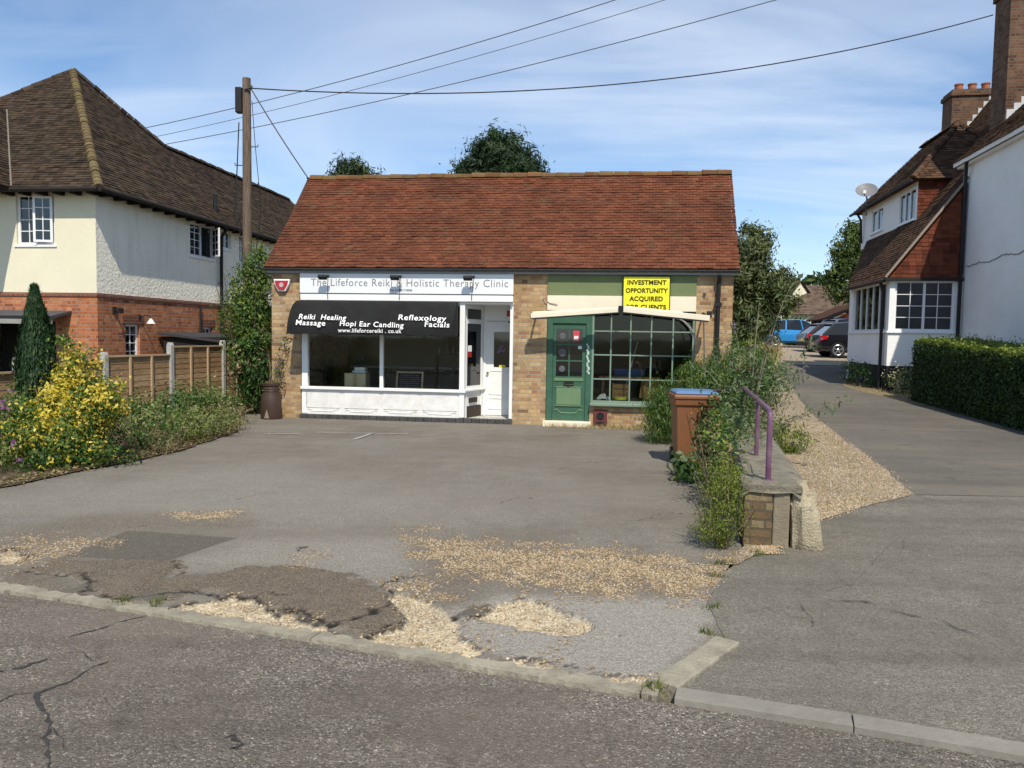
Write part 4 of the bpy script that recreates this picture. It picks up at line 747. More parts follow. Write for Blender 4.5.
it = inside('walking_stick', 'red brown stick leaning against the broom in the green shop', 'stick', 7.42, .55, .512); q = MB(); q.tube([(0, 0, 0), (-.06, .03, .4), (-.14, .08, .68), (-.18, .09, .72), (-.22, .09, .7)], .016, 8); q.build('cane', paint('cane_wood', (.25, .09, .04), .4, .2), it, smooth=True); q = MB(); q.lathe([(.02, 0), (.018, .05)], (0, 0, -.0), 8); q.build('ferrule', blackm, it)
it = inside('plywood_sheet', 'plain wooden panel leaning in the green shop window', 'board', 7.5, .42, .512); q = MB(); q.box((-.22, -.01, 0), (.22, .012, .36), 0, Matrix.Rotation(R(-14), 4, 'X') @ Matrix.Rotation(R(8), 4, 'Y')); q.build('board', ow, it); q = MB(); q.box((-.2, .02, .1), (.2, .045, .14), 0, Matrix.Rotation(R(-14), 4, 'X')); q.build('batten', ow, it)
# chimney pot planter by the left pier
cp = thing('chimney_pot_planter', 'dark brown clay chimney pot standing at the left corner of the shop', 'planter', world(shop, .12, -.3, 0), A_B)
q = MB(); pot = paint('brown_salt_glaze', (.05, .03, .022), .4, .35, 6, dirtc=(.1, .07, .05))
q.lathe([(.2, 0), (.205, .02), (.195, .3), (.185, .45), (.15, .52), (.15, .54), (.16, .55), (.15, .575), (.15, .59), (.16, .60), (.15, .625), (.155, .65), (.17, .66), (.175, .70), (.15, .71), (.13, .66)], n=24); q.build('pot', pot, cp, smooth=True); q = MB(); q.prism([(-.05, .03), (.05, .03), (0, .2)], -.206, -.19, lambda a, b, d: (a, d, b)); q.build('vent_notch', paint('pale_clay', (.25, .2, .16), .8, .3, 9), cp)
# ================================================================== left house
HL = thing('rendered_house', 'two storey house with cream render over red brick and a steep hipped brown tiled roof', 'house', (-9.15, 17, 0), A_B)
rbrick = brick_mat('red_brick', [(.26, .075, .033), (.44, .145, .055), (.54, .20, .08), (.40, .115, .045), (.6, .26, .12), (.30, .095, .05)], (.34, .25, .19), stain=.25)
m, t = newmat('roughcast_render'); n1 = tex(t, 14, 6, .65); n2 = tex(t, 1.1, 5); ws = wash(t, (1.2, 1.2, .15)); c = t.mix(t.math('MULTIPLY', t.ramp(n2, [(.4, 0), (.7, 1)]), .3), (.92, .87, .73), (.84, .79, .66)); c = t.mix(t.math('MULTIPLY', t.ramp(ws, [(.5, 0), (.75, 1)]), .35), outc(c), (.46, .45, .4)); finish(t, c, .95, (n1, 1, .035), 0, .1); render_m = m
cream_r = paint('smooth_cream_render', (.74, .69, .52), .9, .15, 1.2, bump=.3); timber = paint('black_timber', (.018, .014, .012), .7, .2, 6); upvc = paint('white_upvc', (.8, .8, .8), .35, .08, 3); curtain = paint('net_curtain', (.45, .45, .44), .9, .3, 6)
slate = paint('lead_canopy', (.07, .075, .085), .6, .4, 3); sill_m = paint('stone_sill', (.55, .54, .48), .8, .3, 5)
HW, HD = 7.2, 15.2; EH = 4.78
sideh = [(3.81, 5.05, 3.72, 4.62), (5.46, 6.04, 4.1, 4.62), (6.54, 7.38, 3.8, 4.62)]; sideg = [(.97, 1.52, .95, 1.84), (4.42, 4.9, 1.2, 1.81)]
ff = lambda u, d, z: (-u, d, z); fs_ = lambda u, d, z: (-d, u, z)
w = MB(); w.wall(.004, HW, 2.5, EH, [(.98, 1.9, 3.55, 4.66)], lambda u, d, z: (-u, d-.004, z), .2); w.build('render_front', cream_r, HL)
w = MB(); w.wall(.0, HD, 2.5, EH, sideh, fs_, .19); w.box((-HW, HD-.2, -.2), (-.2, HD, EH)); w.box((-HW, .2, -.2), (-HW+.2, HD-.2, EH)); w.build('render_side', render_m, HL)
w = MB(); w.wall(0, HW, -.2, 2.42, [(1.0, 3.6, -.2, 1.86)], lambda u, d, z: (-u-.0, d-.01, z), .22); w.wall(.22, HD-.2, -.2, 2.42, sideg, lambda u, d, z: (.01-d, u, z), .22); w.box((-.21, -.01, -.2), (.01, .22, 2.42)) if False else None
w.box((0, -.01, -.2), (.01, .22, 2.42)); w.build('brick_wall', rbrick, HL)
w = MB(); w.box((-HW, -.035, 2.42), (.035, .19, 2.5)); w.box((-.19, .19, 2.42), (.035, HD, 2.5)); w.build('brick_band', brick_mat('band_brick', [(.2, .07, .04), (.28, .1, .06)], (.25, .2, .17)), HL)
w = MB(); w.box((-HW+.2, .25, -.1), (-.25, HD-.25, .0)); w.box((-3.7, 1.6, 0), (-.9, 1.7, 2.4)); w.box((-HW+.3, .25, 4.7), (-.25, HD-.25, 4.74)); w.build('interior', paint('dark_interior', (.03, .028, .025), .9, .1), HL)
def casement(parent, M_, w_, h_, cols, rows, open_leaf=None, name='window', leaf_ang=30):
    """window built in its own x-z plane, centred at the bottom left; M_ places it"""
    f = MB(); b = .055
    for a, c in (((0, 0, 0), (w_, .06, b)), ((0, 0, h_-b), (w_, .06, h_)), ((0, 0, b), (b, .06, h_-b)), ((w_-b, 0, b), (w_, .06, h_-b))): f.box(a, c, 0, M_)
    f.box((-.05, -.08, -.05), (w_+.05, .05, -.002), 0, M_); L = len(cols); x = b; leaves = []
    lw = (w_-2*b)/L
    for i, nc in enumerate(cols):
        x0 = b+i*lw; x1 = x0+lw
        if i: f.box((x0-.03, -.004, b), (x0+.03, .064, h_-b), 0, M_)
        if open_leaf == i: continue
        for k in range(1, nc): xx = x0+(x1-x0)*k/nc; f.box((xx-.009, .012, b), (xx+.009, .05, h_-b), 0, M_)
        for k in range(1, rows): zz = b+(h_-2*b)*k/rows; f.box((x0, .014, zz-.009), (x1, .048, zz+.009), 0, M_)
    o = f.build(name, upvc, parent); g = MB(); g.box((b, .028, b), (w_-b, .034, h_-b), 0, M_); g.build('pane', darkglass, o)
    if open_leaf is not None:
        g = MB(); x0 = b+open_leaf*lw; Mo = M_ @ Matrix.Translation((x0, -.045, b)) @ Matrix.Rotation(R(-leaf_ang), 4, 'Z') if leaf_ang > 0 else M_ @ Matrix.Translation((x0+lw, -.045, b)) @ Matrix.Rotation(R(-leaf_ang), 4, 'Z') @ Matrix.Translation((-lw, 0, 0)); hh = h_-2*b
        for a, c in (((0, 0, 0), (lw, .04, .05)), ((0, 0, hh-.05), (lw, .04, hh)), ((0, 0, .05), (.05, .04, hh-.05)), ((lw-.05, 0, .05), (lw, .04, hh-.05))): g.box(a, c, 0, Mo)
        for k in range(1, rows): zz = hh*k/rows; g.box((.05, .008, zz-.009), (lw-.05, .034, zz+.009), 0, Mo)
        g.box((lw/2-.009, .009, .05), (lw/2+.009, .033, hh-.05), 0, Mo); oo = g.build('open_casement', upvc, o)
        g = MB(); g.box((.05, .018, .05), (lw-.05, .024, hh-.05), 0, Mo); g.build('casement_pane', darkglass, oo)
    g = MB(); g.box((b, .16, .05), (w_*.3, .17, h_-b), 0, M_); g.box((w_*.72, .16, .05), (w_-b, .17, h_-b), 0, M_); g.build('curtain', curtain, o)
    return o
Mf = lambda x, z: Matrix.Translation((x, .05, z)); Msd = lambda y, z: Matrix.Translation((-.05, y, z)) @ Matrix.Rotation(R(90), 4, 'Z')
casement(HL, Mf(-1.9, 3.55), .92, 1.11, [2, 2], 4, 1, leaf_ang=-14)
casement(HL, Msd(3.81, 3.72), 1.24, .9, [2, 2], 4, 1, leaf_ang=-48); casement(HL, Msd(5.46, 4.1), .58, .52, [2], 2); casement(HL, Msd(6.54, 3.8), .84, .82, [2, 2], 3)
casement(HL, Msd(.97, .95), .55, .89, [2], 4); casement(HL, Msd(4.42, 1.2), .48, .61, [2], 3)
w = MB()
for y0, y1, z in ((.85, 1.64, 1.845), (4.3, 5.02, 1.815)): w.box((.012, y0, z), (.03, y1, z+.2))
w.build('brick_lintel', brick_mat('lintel_brick', [(.16, .05, .03), (.24, .08, .045)], (.2, .16, .13)), HL)
# canopy over the ground floor opening, with dark bay below
w = MB(); w.prism([(-.62, 1.9), (0, 2.05), (0, 2.1), (-.66, 1.97)], -3.9, -.6, lambda a, b, d: (d, a-.012, b)); w.build('canopy', slate, HL); w = MB(); w.box((-3.88, -.64, 1.8), (-.62, -.58, 1.9)); w.build('canopy_fascia', paint('grey_fascia', (.3, .29, .27), .7, .3, 5), HL)
w = MB(); w.box((-.98, -.0, -.1), (-.9, .1, 1.86)); w.build('door_post', timber, HL)
# roof
tile_br = island_mat('brown_clay_tile', [(0, (.03, .022, .017)), (.3, (.052, .037, .028)), (.6, (.072, .049, .035)), (.85, (.09, .062, .043)), (1, (.065, .054, .045))], .9, .5, (.03, .026, .02), 1.6, 40, .4, moss=((.12, .11, .055), .55, .75, 1.8, .5))
mossr = island_mat('mossy_ridge_tile', [(0, (.10, .065, .04)), (.5, (.15, .11, .06)), (1, (.2, .15, .08))], .95, .5, (.07, .06, .03), 5, 40, .4, moss=((.15, .13, .055), .45, .65, 4, .7))
ov = .32; pt = 1.03; yA = 4.2; HB = yA+HW/2; ez = EH-.04; h_ = HW/2; b_ = 1.95       # overhang, slope, eave level, half span, rear wing half width
top = Vector((-h_, yA, ez+pt*(h_+ov))); ptf = pt*(h_+ov)/(yA+ov); E0 = Vector((ov, -ov, ez)); E1 = Vector((-HW-ov, -ov, ez))
fac = math.sqrt(1+pt*pt)
r = MB()
ey = Vector((0, 1, ptf)); tiles(r, E1, (1, 0, 0), ey, [(0, 0), (HW+2*ov, 0), ((HW+2*ov)/2, (yA+ov)*math.sqrt(1+ptf*ptf))])
ey = Vector((-1, 0, pt)); o_ = Vector((ov, -ov, ez)); DD = HD+ov
tiles(r, o_, (0, 1, 0), ey, [(0, 0), (DD+ov, 0), (DD-.7, (b_+ov)*fac), (HB-b_+ov, (b_+ov)*fac), (yA+ov, (h_+ov)*fac)])
ey = Vector((1, 0, pt)); tiles(r, Vector((-HW-ov, HB+ov, ez)), (0, -1, 0), ey, [(0, 0), (HB+2*ov, 0), (h_+ov, (h_+ov)*fac)], .33, .2)
ey = Vector((0, -1, pt)); tiles(r, Vector((ov, HB+ov, ez)), (-1, 0, 0), ey, [(0+2*ov, 0), (HW+2*ov, 0), (h_+ov, (h_+ov)*fac)], .33, .2)
tiles(r, Vector((-2*b_-ov, DD, ez)), (0, -1, 0), Vector((1, 0, pt)), [(0, 0), (DD-HB, 0), (DD-HB+b_, (b_+ov)*fac), (1, (b_+ov)*fac)], .33, .2)
# left cross wing slope that meets the front slope in a valley
vz = lambda d: Vector((-1.74-d*ptf/pt, -ov+d, ez+ptf*d))
q0 = vz(0); q1 = vz(2.75); tiles(r, Vector((-1.74, -1.7, ez)), (0, 1, 0), Vector((-1, 0, pt)), [(0, 0), (1.4, 0), (1.4+2.75, 2.75*ptf/pt*fac), (0, 2.75*ptf/pt*fac)])
rf = r.build('roof', tile_br, HL)
w = MB(); dk = .03
P = lambda v: (v[0], v[1], v[2]-dk)
pts = dict(a=E0, b=E1, c=Vector((-HW-ov, HB+ov, ez)), d=Vector((ov, HB+ov, ez)), t=top, e=Vector((ov, DD, ez)), f=Vector((-b_, DD-.9, ez+pt*(b_+ov))), g=Vector((-b_, HB-b_, ez+pt*(b_+ov))), h=Vector((-2*b_-ov, DD, ez)), i=Vector((-2*b_-ov, HB+ov, ez)))
for s in ('bat', 'cbt', 'dct', 'aegt', 'efg', 'hef', 'hfgi', 'adc', 'abc'): 
    if s in ('efg',): w.poly([P(pts[k]) for k in 'aefg'])
    elif s != 'aegt': w.poly([P(pts[k]) for k in s])
w.poly([P(pts[k]) for k in 'agt']); w.poly([P(q0), P(q1), P(q1+Vector((0, -4, 0))), P(q0+Vector((0, -1.4, 0)))]); w.build('roof_deck', tile_dk, rf)
w = MB(); ridge_run(w, E0+Vector((0, 0, .0)), top+Vector((0, 0, .0)), .1, .17); w.build('hip', mossr, rf)
w = MB(); ridge_run(w, top+Vector((0, 0, .03)), pts['g']+Vector((0, 0, .03)), .1, .2); ridge_run(w, pts['g']+Vector((0, 0, .03)), pts['f']+Vector((0, 0, .03)), .1, .28); ridge_run(w, E1, top, .1, .28); ridge_run(w, pts['f'], pts['e'], .1, .28); w.build('ridge', tile_br, rf)
w = MB(); w.tube([q0+Vector((0, 0, .03)), q1+Vector((0, 0, .03))], .022, 6); w.build('valley', paint('mortar_valley', (.2, .17, .14), .9, .4, 8), rf)
w = MB(); g2 = [(E1+Vector((0, -.04, -.05)), E0+Vector((.0, -.04, -.05))), (E0+Vector((.04, -.04, -.05)), pts['e']+Vector((.04, 0, -.05)))]
for p, q in g2: w.tube([p, q], .055, 8)
w.build('gutter', timber, HL)
re0 = None
for px_, py_, rot in [(x, -ov+.02, 0) for x in np.arange(-4.4, .2, .4)]+[(ov-.02, y, R(90)) for y in np.arange(.1, 12, .5)]:
    if re0 is None: w = MB(); w.box((0, 0, -.13), (.09, ov-.03, -.04)); re0 = w.build('rafter_end', timber, HL); o = re0
    else: o = re0.copy(); COL.objects.link(o); o.parent = HL
    o.location = (px_, py_, ez); o.rotation_euler.z = rot
w = MB(); w.box((-HW, -ov, ez-.035), (ov, -.001, ez-.02)); w.box((.001, 0, ez-.035), (ov, HD, ez-.02)); w.build('soffit', timber, HL)
w = MB(); w.tube([(ov, 5.29, ez-.05), (.1, 5.29, ez-.35), (.08, 5.29, .1)], .05, 8); w.build('downpipe', blackm, HL, smooth=True)
w = MB(); w.tube([(.06, 4.2, 2.4), (.06, 4.18, 1.2)], .03, 8); w.build('waste_pipe', blackm, HL)
w = MB(); w.tube([(-.05, 5.24, ez+.2), (-.05, 5.24, ez+.85)], .06, 10); w.build('vent_pipe', blackm, HL)
# lamp on the side wall
lm = thing('wall_lamp', 'swan neck outdoor lamp with white shade on the red brick side wall', 'lamp', world(HL, .01, 1.5, 2.0), A_B); q = MB(); q.box((.0, -.04, -.06), (.025, .04, .06)); q.tube([(.02, 0, 0), (.15, 0, .06), (.28, 0, .04), (.3, 0, -.03)], .013, 7); q.build('arm', timber, lm); q = MB(); q.lathe([(.02, .0), (.04, -.03), (.1, -.12), (.095, -.12), (.03, -.03)], (.3, 0, -.02), 14); q.build('lamp_shade', upvc, lm, smooth=True)
cctv = thing('security_light', 'small dark bracket light at the left of the brick side wall', 'light', world(HL, .012, .55, 2.15), A_B); q = MB(); q.box((0, -.05, -.07), (.04, .05, .07)); q.box((.04, -.02, -.02), (.12, .02, .02)); q.build('bracket', timber, cctv); q = MB(); q.box((.12, -.09, -.07), (.19, .09, .04)); q.build('lamp_head', timber, cctv, bevel=.01)
# shed roof behind the fence
sh = thing('garden_shed', 'low dark felt roofed shed between the fence and the brick wall', 'shed', (-7.85, 20.15, 0), A_B); q = MB(); q.box((-.75, -1.0, 0), (.75, 1.6, 1.55)); q.build('wall', timber, sh); q = MB(); q.prism([(-.85, 1.6), (.85, 1.42), (.85, 1.47), (-.85, 1.66)], -1.1, 1.7, lambda a, b, d: (a, d, b)); q.build('roof', paint('roofing_felt', (.045, .045, .047), .9, .4, 6), sh)
# ================================================================== fence
fn = thing('garden_fence', 'low brown panel fence with grey concrete posts along the left flower bed', 'fence'); concp = paint('fence_concrete', (.42, .41, .38), .9, .4, 6, bump=.4)
m, t = newmat('weathered_fence'); g_ = t.n('NewGeometry'); nz = tex(t, 6, 5, .6, t.n('Mapping', {'Vector': (g_, 'Position'), 'Scale': (1, 1, 7)})); c = t.ramp((g_, 'Random Per Island'), [(0, (.30, .185, .095)), (.5, (.39, .25, .135)), (1, (.45, .30, .17))]); c = t.mix(t.math('MULTIPLY', t.ramp(nz, [(.4, 0), (.7, 1)]), .6), c, (.09, .06, .04)); finish(t, c, .9, (nz, .4, .01), 0, .1); fence_m = m
batt = paint('fence_batten', (.46, .33, .2), .85, .3, 7)
FP = [(-8.05, 10.2, 1.16), (-7.72, 12.0, 1.25), (-7.32, 13.8, 1.3), (-6.93, 15.6, 1.46), (-6.55, 17.4, 1.5), (-6.2, 19.0, 1.3)]; FT = [1.0, 1.1, 1.2, 1.36, 1.28]
for i, (x, y, h) in enumerate(FP):
    q = MB(); q.box((-.055, -.05, -.1), (.055, .05, h-.06)); q.prism([(-.055, h-.06), (.055, h-.06), (.03, h), (-.03, h)], -.05, .05, lambda a, b, d: (a, d, b)); o = q.build('post', concp, fn, bevel=.006); o.location = (x, y, 0); o.rotation_euler.z = -math.atan2(.39, 1.8)
    if i == len(FP)-1: break
    x1, y1, _ = FP[i+1]; d = Vector((x1-x, y1-y, 0)); L = d.length; H_ = FT[i]; o = None; q = MB(); k = int((H_-.06)/.105)
    for j in range(k):
        z = .06+j*(H_-.06)/k; wv = random.uniform(-.006, .006); q.prism([(.006+wv, z-.01), (.014, z-.01), (.008, z+(H_-.06)/k), (.0, z+(H_-.06)/k)], .06, L-.06, lambda a, b, dd: (dd, -a, b))
    pn = q.build('panel', fence_m, fn); pn.location = (x, y, 0); pn.rotation_euler.z = math.atan2(d.y, d.x)
    q = MB(); q.box((.05, -.045, H_), (L-.05, .03, H_+.03)); o = q.build('capping', batt, pn)
    for u in ((.62, 1.22) if i != 4 else (.5, 1.0)): q = MB(); q.box((u-.02, -.06, .03), (u+.02, -.026, H_-.002)); q.build('batten', batt, pn)
# ================================================================== telegraph pole and wires
TP = Vector((-6.12, 17.8, 0)); pz = 7.42
pole = thing('telegraph_pole', 'weathered wooden telegraph pole with black box near its top', 'pole', TP)
m, t = newmat('weathered_pole'); g_ = t.n('NewGeometry'); nz = tex(t, 5, 6, .65, t.n('Mapping', {'Vector': (g_, 'Position'), 'Scale': (6, 6, .5)})); c = t.ramp(nz, [(.3, (.07, .05, .035)), (.6, (.18, .135, .1)), (.8, (.28, .23, .18))]); finish(t, c, .9, (nz, .5, .01), 0, .1)
q = MB(); q.tube([(0, 0, -.1), (0, 0, 2.5), (.01, 0, 5), (.01, 0, pz)], [.12, .11, .1, .09], 14); q.build('pole', m, pole, smooth=True)
q = MB(); q.box((-.22, -.11, pz-.78), (-.075, .06, pz-.22)); q.build('terminal_box', blackm, pole, bevel=.015)
for i, z in enumerate(np.arange(3.8, 6.3, .42)):
    q = MB(); s = 1 if i % 2 else -1; q.tube([(s*.1, 0, z), (s*.26, 0, z), (s*.265, 0, z+.05)], .012, 6); q.build('climbing_step', gutter_m, pole)

q = MB(); q.tube([(-.14, -.08, pz-1.0), (-.19, -.07, pz-2.0), (-.25, -.05, pz-3.0), (-.2, -.08, pz-3.3), (-.13, -.09, pz-3.1), (-.12, -.1, pz-3.6)], .013, 6); q.tube([(.13, 0, pz-.5), (.2, 0, pz-1.5), (.32, .0, pz-2.8), (.28, 0, pz-3.4), (.14, 0, pz-4.2)], .008, 5); q.build('down_lead', blackm, pole); 
q = MB(); q.tube([(.0, -.12, pz-.28), (.13, -.1, pz-.24)], .02, 8); q.lathe([(.02, 0), (.04, .03), (.04, .08), (.02, .1)], (.14, -.1, pz-.28), 10); q.build('insulator', gutter_m, pole)
cab = paint('black_cable', (.03, .03, .033), .6, .1); cabg = paint('grey_overhead_wire', (.16, .17, .185), .6, .1)
def cable(name, label, p, q_, sag, r, m, segs=28):
    p = Vector(p); q_ = Vector(q_); b = MB(); b.tube([p.lerp(q_, i/segs)-Vector((0, 0, sag*4*(i/segs)*(1-i/segs))) for i in range(segs+1)], r, 5); o = b.build(name, m); return tag(o, label, 'cable', 'overhead wires')
ptop = TP+Vector((.14, -.1, pz-.25))
cable('overhead_cable', 'thick sagging black cable from the pole top to the tall right hand chimney', ptop, at(993, 15, 19.9), .75, .015, cab)
cable('overhead_wire', 'short wire running from the pole down to the left end of the shop ridge', ptop, world(shop, .0, 1.9, 5.1), .04, .014, cab)
for lb, a, b in (('topmost thin wire crossing behind the pole and leaving the picture top', (120, 133, 24), (700, -28, 17.5)), ('faintest thin wire crossing the sky between the other two crossing wires', (120, 144, 25), (740, -24, 18)), ('lowest thin wire crossing the sky from the left roof to upper right', (150, 147, 24), (860, -24, 17))):
    cable('overhead_wire', lb, at(*a), at(*b), .25, (.009 if 'faint' in lb else .012), cabg)
# ================================================================== plants on the left
G1, G2, G3 = (.02, .05, .012), (.045, .09, .02), (.09, .14, .035)
bark = paint('bark', (.11, .08, .055), .95, .5, 9, bump=.6); twig = paint('twig', (.16, .12, .08), .9, .3, 12)
lf_dark = leaf_mat('dark_leaf', [tuple(1.5*v for v in c) for c in [(.012, .03, .008), G1, (.04, .075, .018)]]); lf_mid = leaf_mat('mid_leaf', [tuple(1.75*v for v in c) for c in [G1, G2, (.075, .12, .03)]]); lf_bright = leaf_mat('bright_leaf', [tuple(1.2*v for v in c) for c in [(.05, .09, .015), (.12, .17, .03), (.2, .24, .05)]]); lf_grey = leaf_mat('grey_leaf', [tuple(1.6*v for v in c) for c in [(.07, .09, .028), (.14, .16, .055), (.21, .22, .09)]]); lf_yel = leaf_mat('yellow_leaf', [(.46, .36, .03), (.62, .48, .05), (.68, .58, .16)], .3, .5, .1); lf_con = leaf_mat('conifer_leaf', [tuple(1.5*v for v in c) for c in [(.006, .02, .007), (.014, .035, .011), (.028, .055, .016)]], .15); lf_dry = leaf_mat('dry_leaf', [(.14, .09, .05), (.25, .17, .09), (.36, .28, .16)], .2); lf_pur = leaf_mat('purple_flower', [(.16, .05, .2), (.28, .1, .3), (.4, .2, .4)], .2, .6, .1); lf_pink = leaf_mat('dull_pink_flower', [(.2, .07, .12), (.32, .14, .18)], .2, .6, .1)
def plant(name, label, cat, loc, group=None): return thing(name, label, cat, loc, 0, group)
# columnar cypress
cx = plant('columnar_cypress', 'narrow dark green columnar conifer in front of the left fence', 'tree', (-7.12, 11.5, 0)); n = 15000
h = rng.random(n)**.8*2.22+.1; rad = .30*np.clip(1-(h/2.42)**2.7, 0.015, 1)**.95*(.8+.35*vnoise(h*5, rng.random(n)*3, 2)); a = rng.uniform(0, 6.283, n); lump = .74+.45*vnoise(a*2.6, h*4.5, 5)+.2*vnoise(a*7, h*3, 8)-.1; rr = rad*lump*(rng.random(n)**.25)
P = np.stack([rr*np.cos(a), rr*np.sin(a), h], 1); N = nrm(np.stack([np.cos(a), np.sin(a), .2+0*a], 1)+rng.normal(size=(n, 3))*.45); quads_object('crown', leafquads(P, N, .13, .022, np.array([0, 0, 2.2])), lf_con, cx)
q = MB(); q.tube([(0, 0, -.05), (0, 0, .6), (0, 0, 1.8)], [.05, .045, .015], 7); q.build('trunk', bark, cx)
# yellow variegated euonymus
ye = plant('variegated_euonymus', 'bushy shrub with bright yellow variegated leaves beside the dark conifer', 'shrub', (-5.75, 9.75, 0))
foliage('foliage', ye, [lf_yel, lf_bright, lf_mid], [(.15, 0, .6, .5, .5, .45), (.1, .1, .95, .32, .32, .3), (.45, -.05, .78, .34, .32, .26), (.04, .15, 1.3, .14, .14, .28), (.66, -.1, .72, .2, .2, .2), (.14, .1, 1.15, .2, .2, .22), (.1, -.05, 1.45, .1, .1, .2), (.36, .1, 1.3, .12, .12, .18), (.75, 0, 1.0, .12, .12, .12)], 300, 36, .07, .052, .03, .55, frac=[.52, .22, .26], zmin=.02)
foliage('lower_foliage', ye, [lf_mid, lf_bright, lf_yel, lf_dark], [(.1, -.15, .3, .7, .6, .32), (-.45, -.2, .3, .5, .45, .3), (-.6, .1, .45, .4, .4, .3)], 190, 36, .075, .05, .028, .55, frac=[.45, .25, .12, .18], zmin=.02)
q = MB(); stems(q, 10, .4, 1.1, .016, (0, 0, 0), .5); q.build('stem', twig, ye)
def bush(name, label, loc, blobs, mats, frac, clumps, per, spread, L, W, flowers=None, stem=6, group='low plants in the left flower bed', cat='plant', bias=None, lo=.5):
    o = plant(name, label, cat, loc, group); foliage('foliage', o, mats, blobs, clumps, per, spread, L, W, lo, bias, .02, frac)
    if flowers: fm, nf, sz, bl = flowers; foliage('flowers', o, fm, bl or blobs, nf, 7, .03, sz, sz*.7, .95)
    q = MB(); hh = max(b[2]+b[5]*.5 for b in blobs); stems(q, stem, max(b[3] for b in blobs), hh, .008, (0, 0, 0), .7); q.build('stem', twig, o); return o
bush('lavender_plant', 'grey green lavender clump with small purple flowers at the near left corner', (-6.1, 8.85, .02), [(0, 0, .2, .4, .35, .24), (-.3, .1, .3, .3, .3, .26)], [lf_grey, lf_mid], [.6, .4], 55, 28, .08, .07, .016, (lf_pur, 16, .05, None), bias=np.array([0, 0, 1.0]))
bush('flowering_weed', 'tall loose weed with purple flower heads behind the lavender', (-6.35, 9.9, .02), [(0, 0, .5, .35, .35, .3), (-.2, .1, .8, .2, .2, .2)], [lf_mid, lf_bright], [.6, .4], 35, 22, .08, .06, .03, (lf_pur, 14, .05, None))
bush('bed_shrub', 'dense mid green shrub to the right of the yellow leaved shrub', (-5.15, 10.9, .02), [(0, 0, .3, .5, .45, .3), (-.2, .3, .45, .4, .4, .3)], [lf_mid, lf_grey, lf_dark], [.5, .25, .25], 75, 28, .085, .06, .03)
bush('sage_plant', 'pale grey green sprawling plant at the tarmac edge', (-5.0, 11.75, .02), [(0, 0, .22, .5, .45, .22), (.1, .35, .3, .45, .4, .26)], [lf_grey, lf_bright, lf_dry], [.6, .25, .15], 70, 28, .08, .055, .022, (lf_pink, 8, .04, None))
bush('bed_shrub', 'leafy green shrub with straight shoots against the fence', (-5.75, 13.2, .02), [(0, 0, .36, .5, .5, .34), (.35, .2, .5, .3, .3, .26)], [lf_mid, lf_grey], [.65, .35], 75, 28, .09, .075, .03)
bush('sprawling_plant', 'low greyish plant with dull pink flowers spreading onto the tarmac', (-5.0, 13.0, .02), [(0, 0, .22, .55, .6, .24), (.15, -.5, .2, .45, .5, .2), (-.1, .8, .2, .4, .5, .2)], [lf_grey, lf_dry, lf_mid], [.5, .2, .3], 75, 26, .08, .05, .02, (lf_pink, 12, .045, None))
bush('bed_shrub', 'small rounded green shrub near the corner fence post', (-5.6, 14.7, .02), [(0, 0, .28, .4, .4, .28), (-.3, .2, .4, .28, .28, .2)], [lf_mid, lf_bright, lf_grey], [.5, .2, .3], 60, 28, .08, .06, .03)
bush('dry_seedhead_plant', 'round buff seed head plant at the edge of the tarmac', (-4.85, 10.5, .02), [(0, 0, .22, .13, .13, .16), (.05, .05, .1, .2, .2, .1)], [lf_dry, lf_grey], [.6, .4], 16, 26, .05, .04, .012)
bush('ground_ivy', 'flat dark leafy plant creeping under the yellow shrub', (-5.15, 9.55, .02), [(0, 0, .1, .45, .35, .12), (-.4, -.4, .08, .35, .3, .1)], [lf_mid, lf_dark, lf_yel], [.55, .3, .15], 50, 26, .07, .05, .03)
# climber against the left end of the shop
iv = plant('climbing_shrub', 'tall evergreen climber covering the left end of the shop and the pole foot', 'shrub', (-5.4, 15.95, 0))
foliage('foliage', iv, [lf_mid, lf_bright, lf_dark], [(-.05, .1, 2.55, .38, .4, .55), (.12, .1, 3.05, .28, .3, .4), (-.2, .1, 2.0, .5, .45, .6), (.0, .0, 1.4, .5, .42, .6), (.35, .2, 2.3, .3, .3, .7), (.2, .25, 3.1, .22, .3, .3)], 330, 36, .09, .07, .036, .6, frac=[.42, .42, .16])
foliage('lower_foliage', iv, [lf_dark, lf_mid, lf_dry], [(.02, -.05, .95, .45, .4, .55), (.12, 0, .4, .38, .36, .4), (.42, -.2, 1.4, .22, .15, .7)], 120, 30, .1, .11, .035, .5, frac=[.5, .35, .15], bias=np.array([0, 0, -.6]))
q = MB(); stems(q, 9, .3, 2.9, .022, (0, .1, 0), .25); q.build('stem', bark, iv)
bush('trailing_plant', 'reddish drooping plant growing out of the chimney pot planter', world(shop, .12, -.3, .62), [(0, 0, .12, .1, .1, .12), (.12, .1, .45, .15, .1, .35), (.2, .12, .8, .13, .08, .3)], [lf_dry, lf_mid, lf_dark], [.4, .3, .3], 18, 9, .07, .11, .025, None, 5, None, 'plant', np.array([0, 0, -.7]))
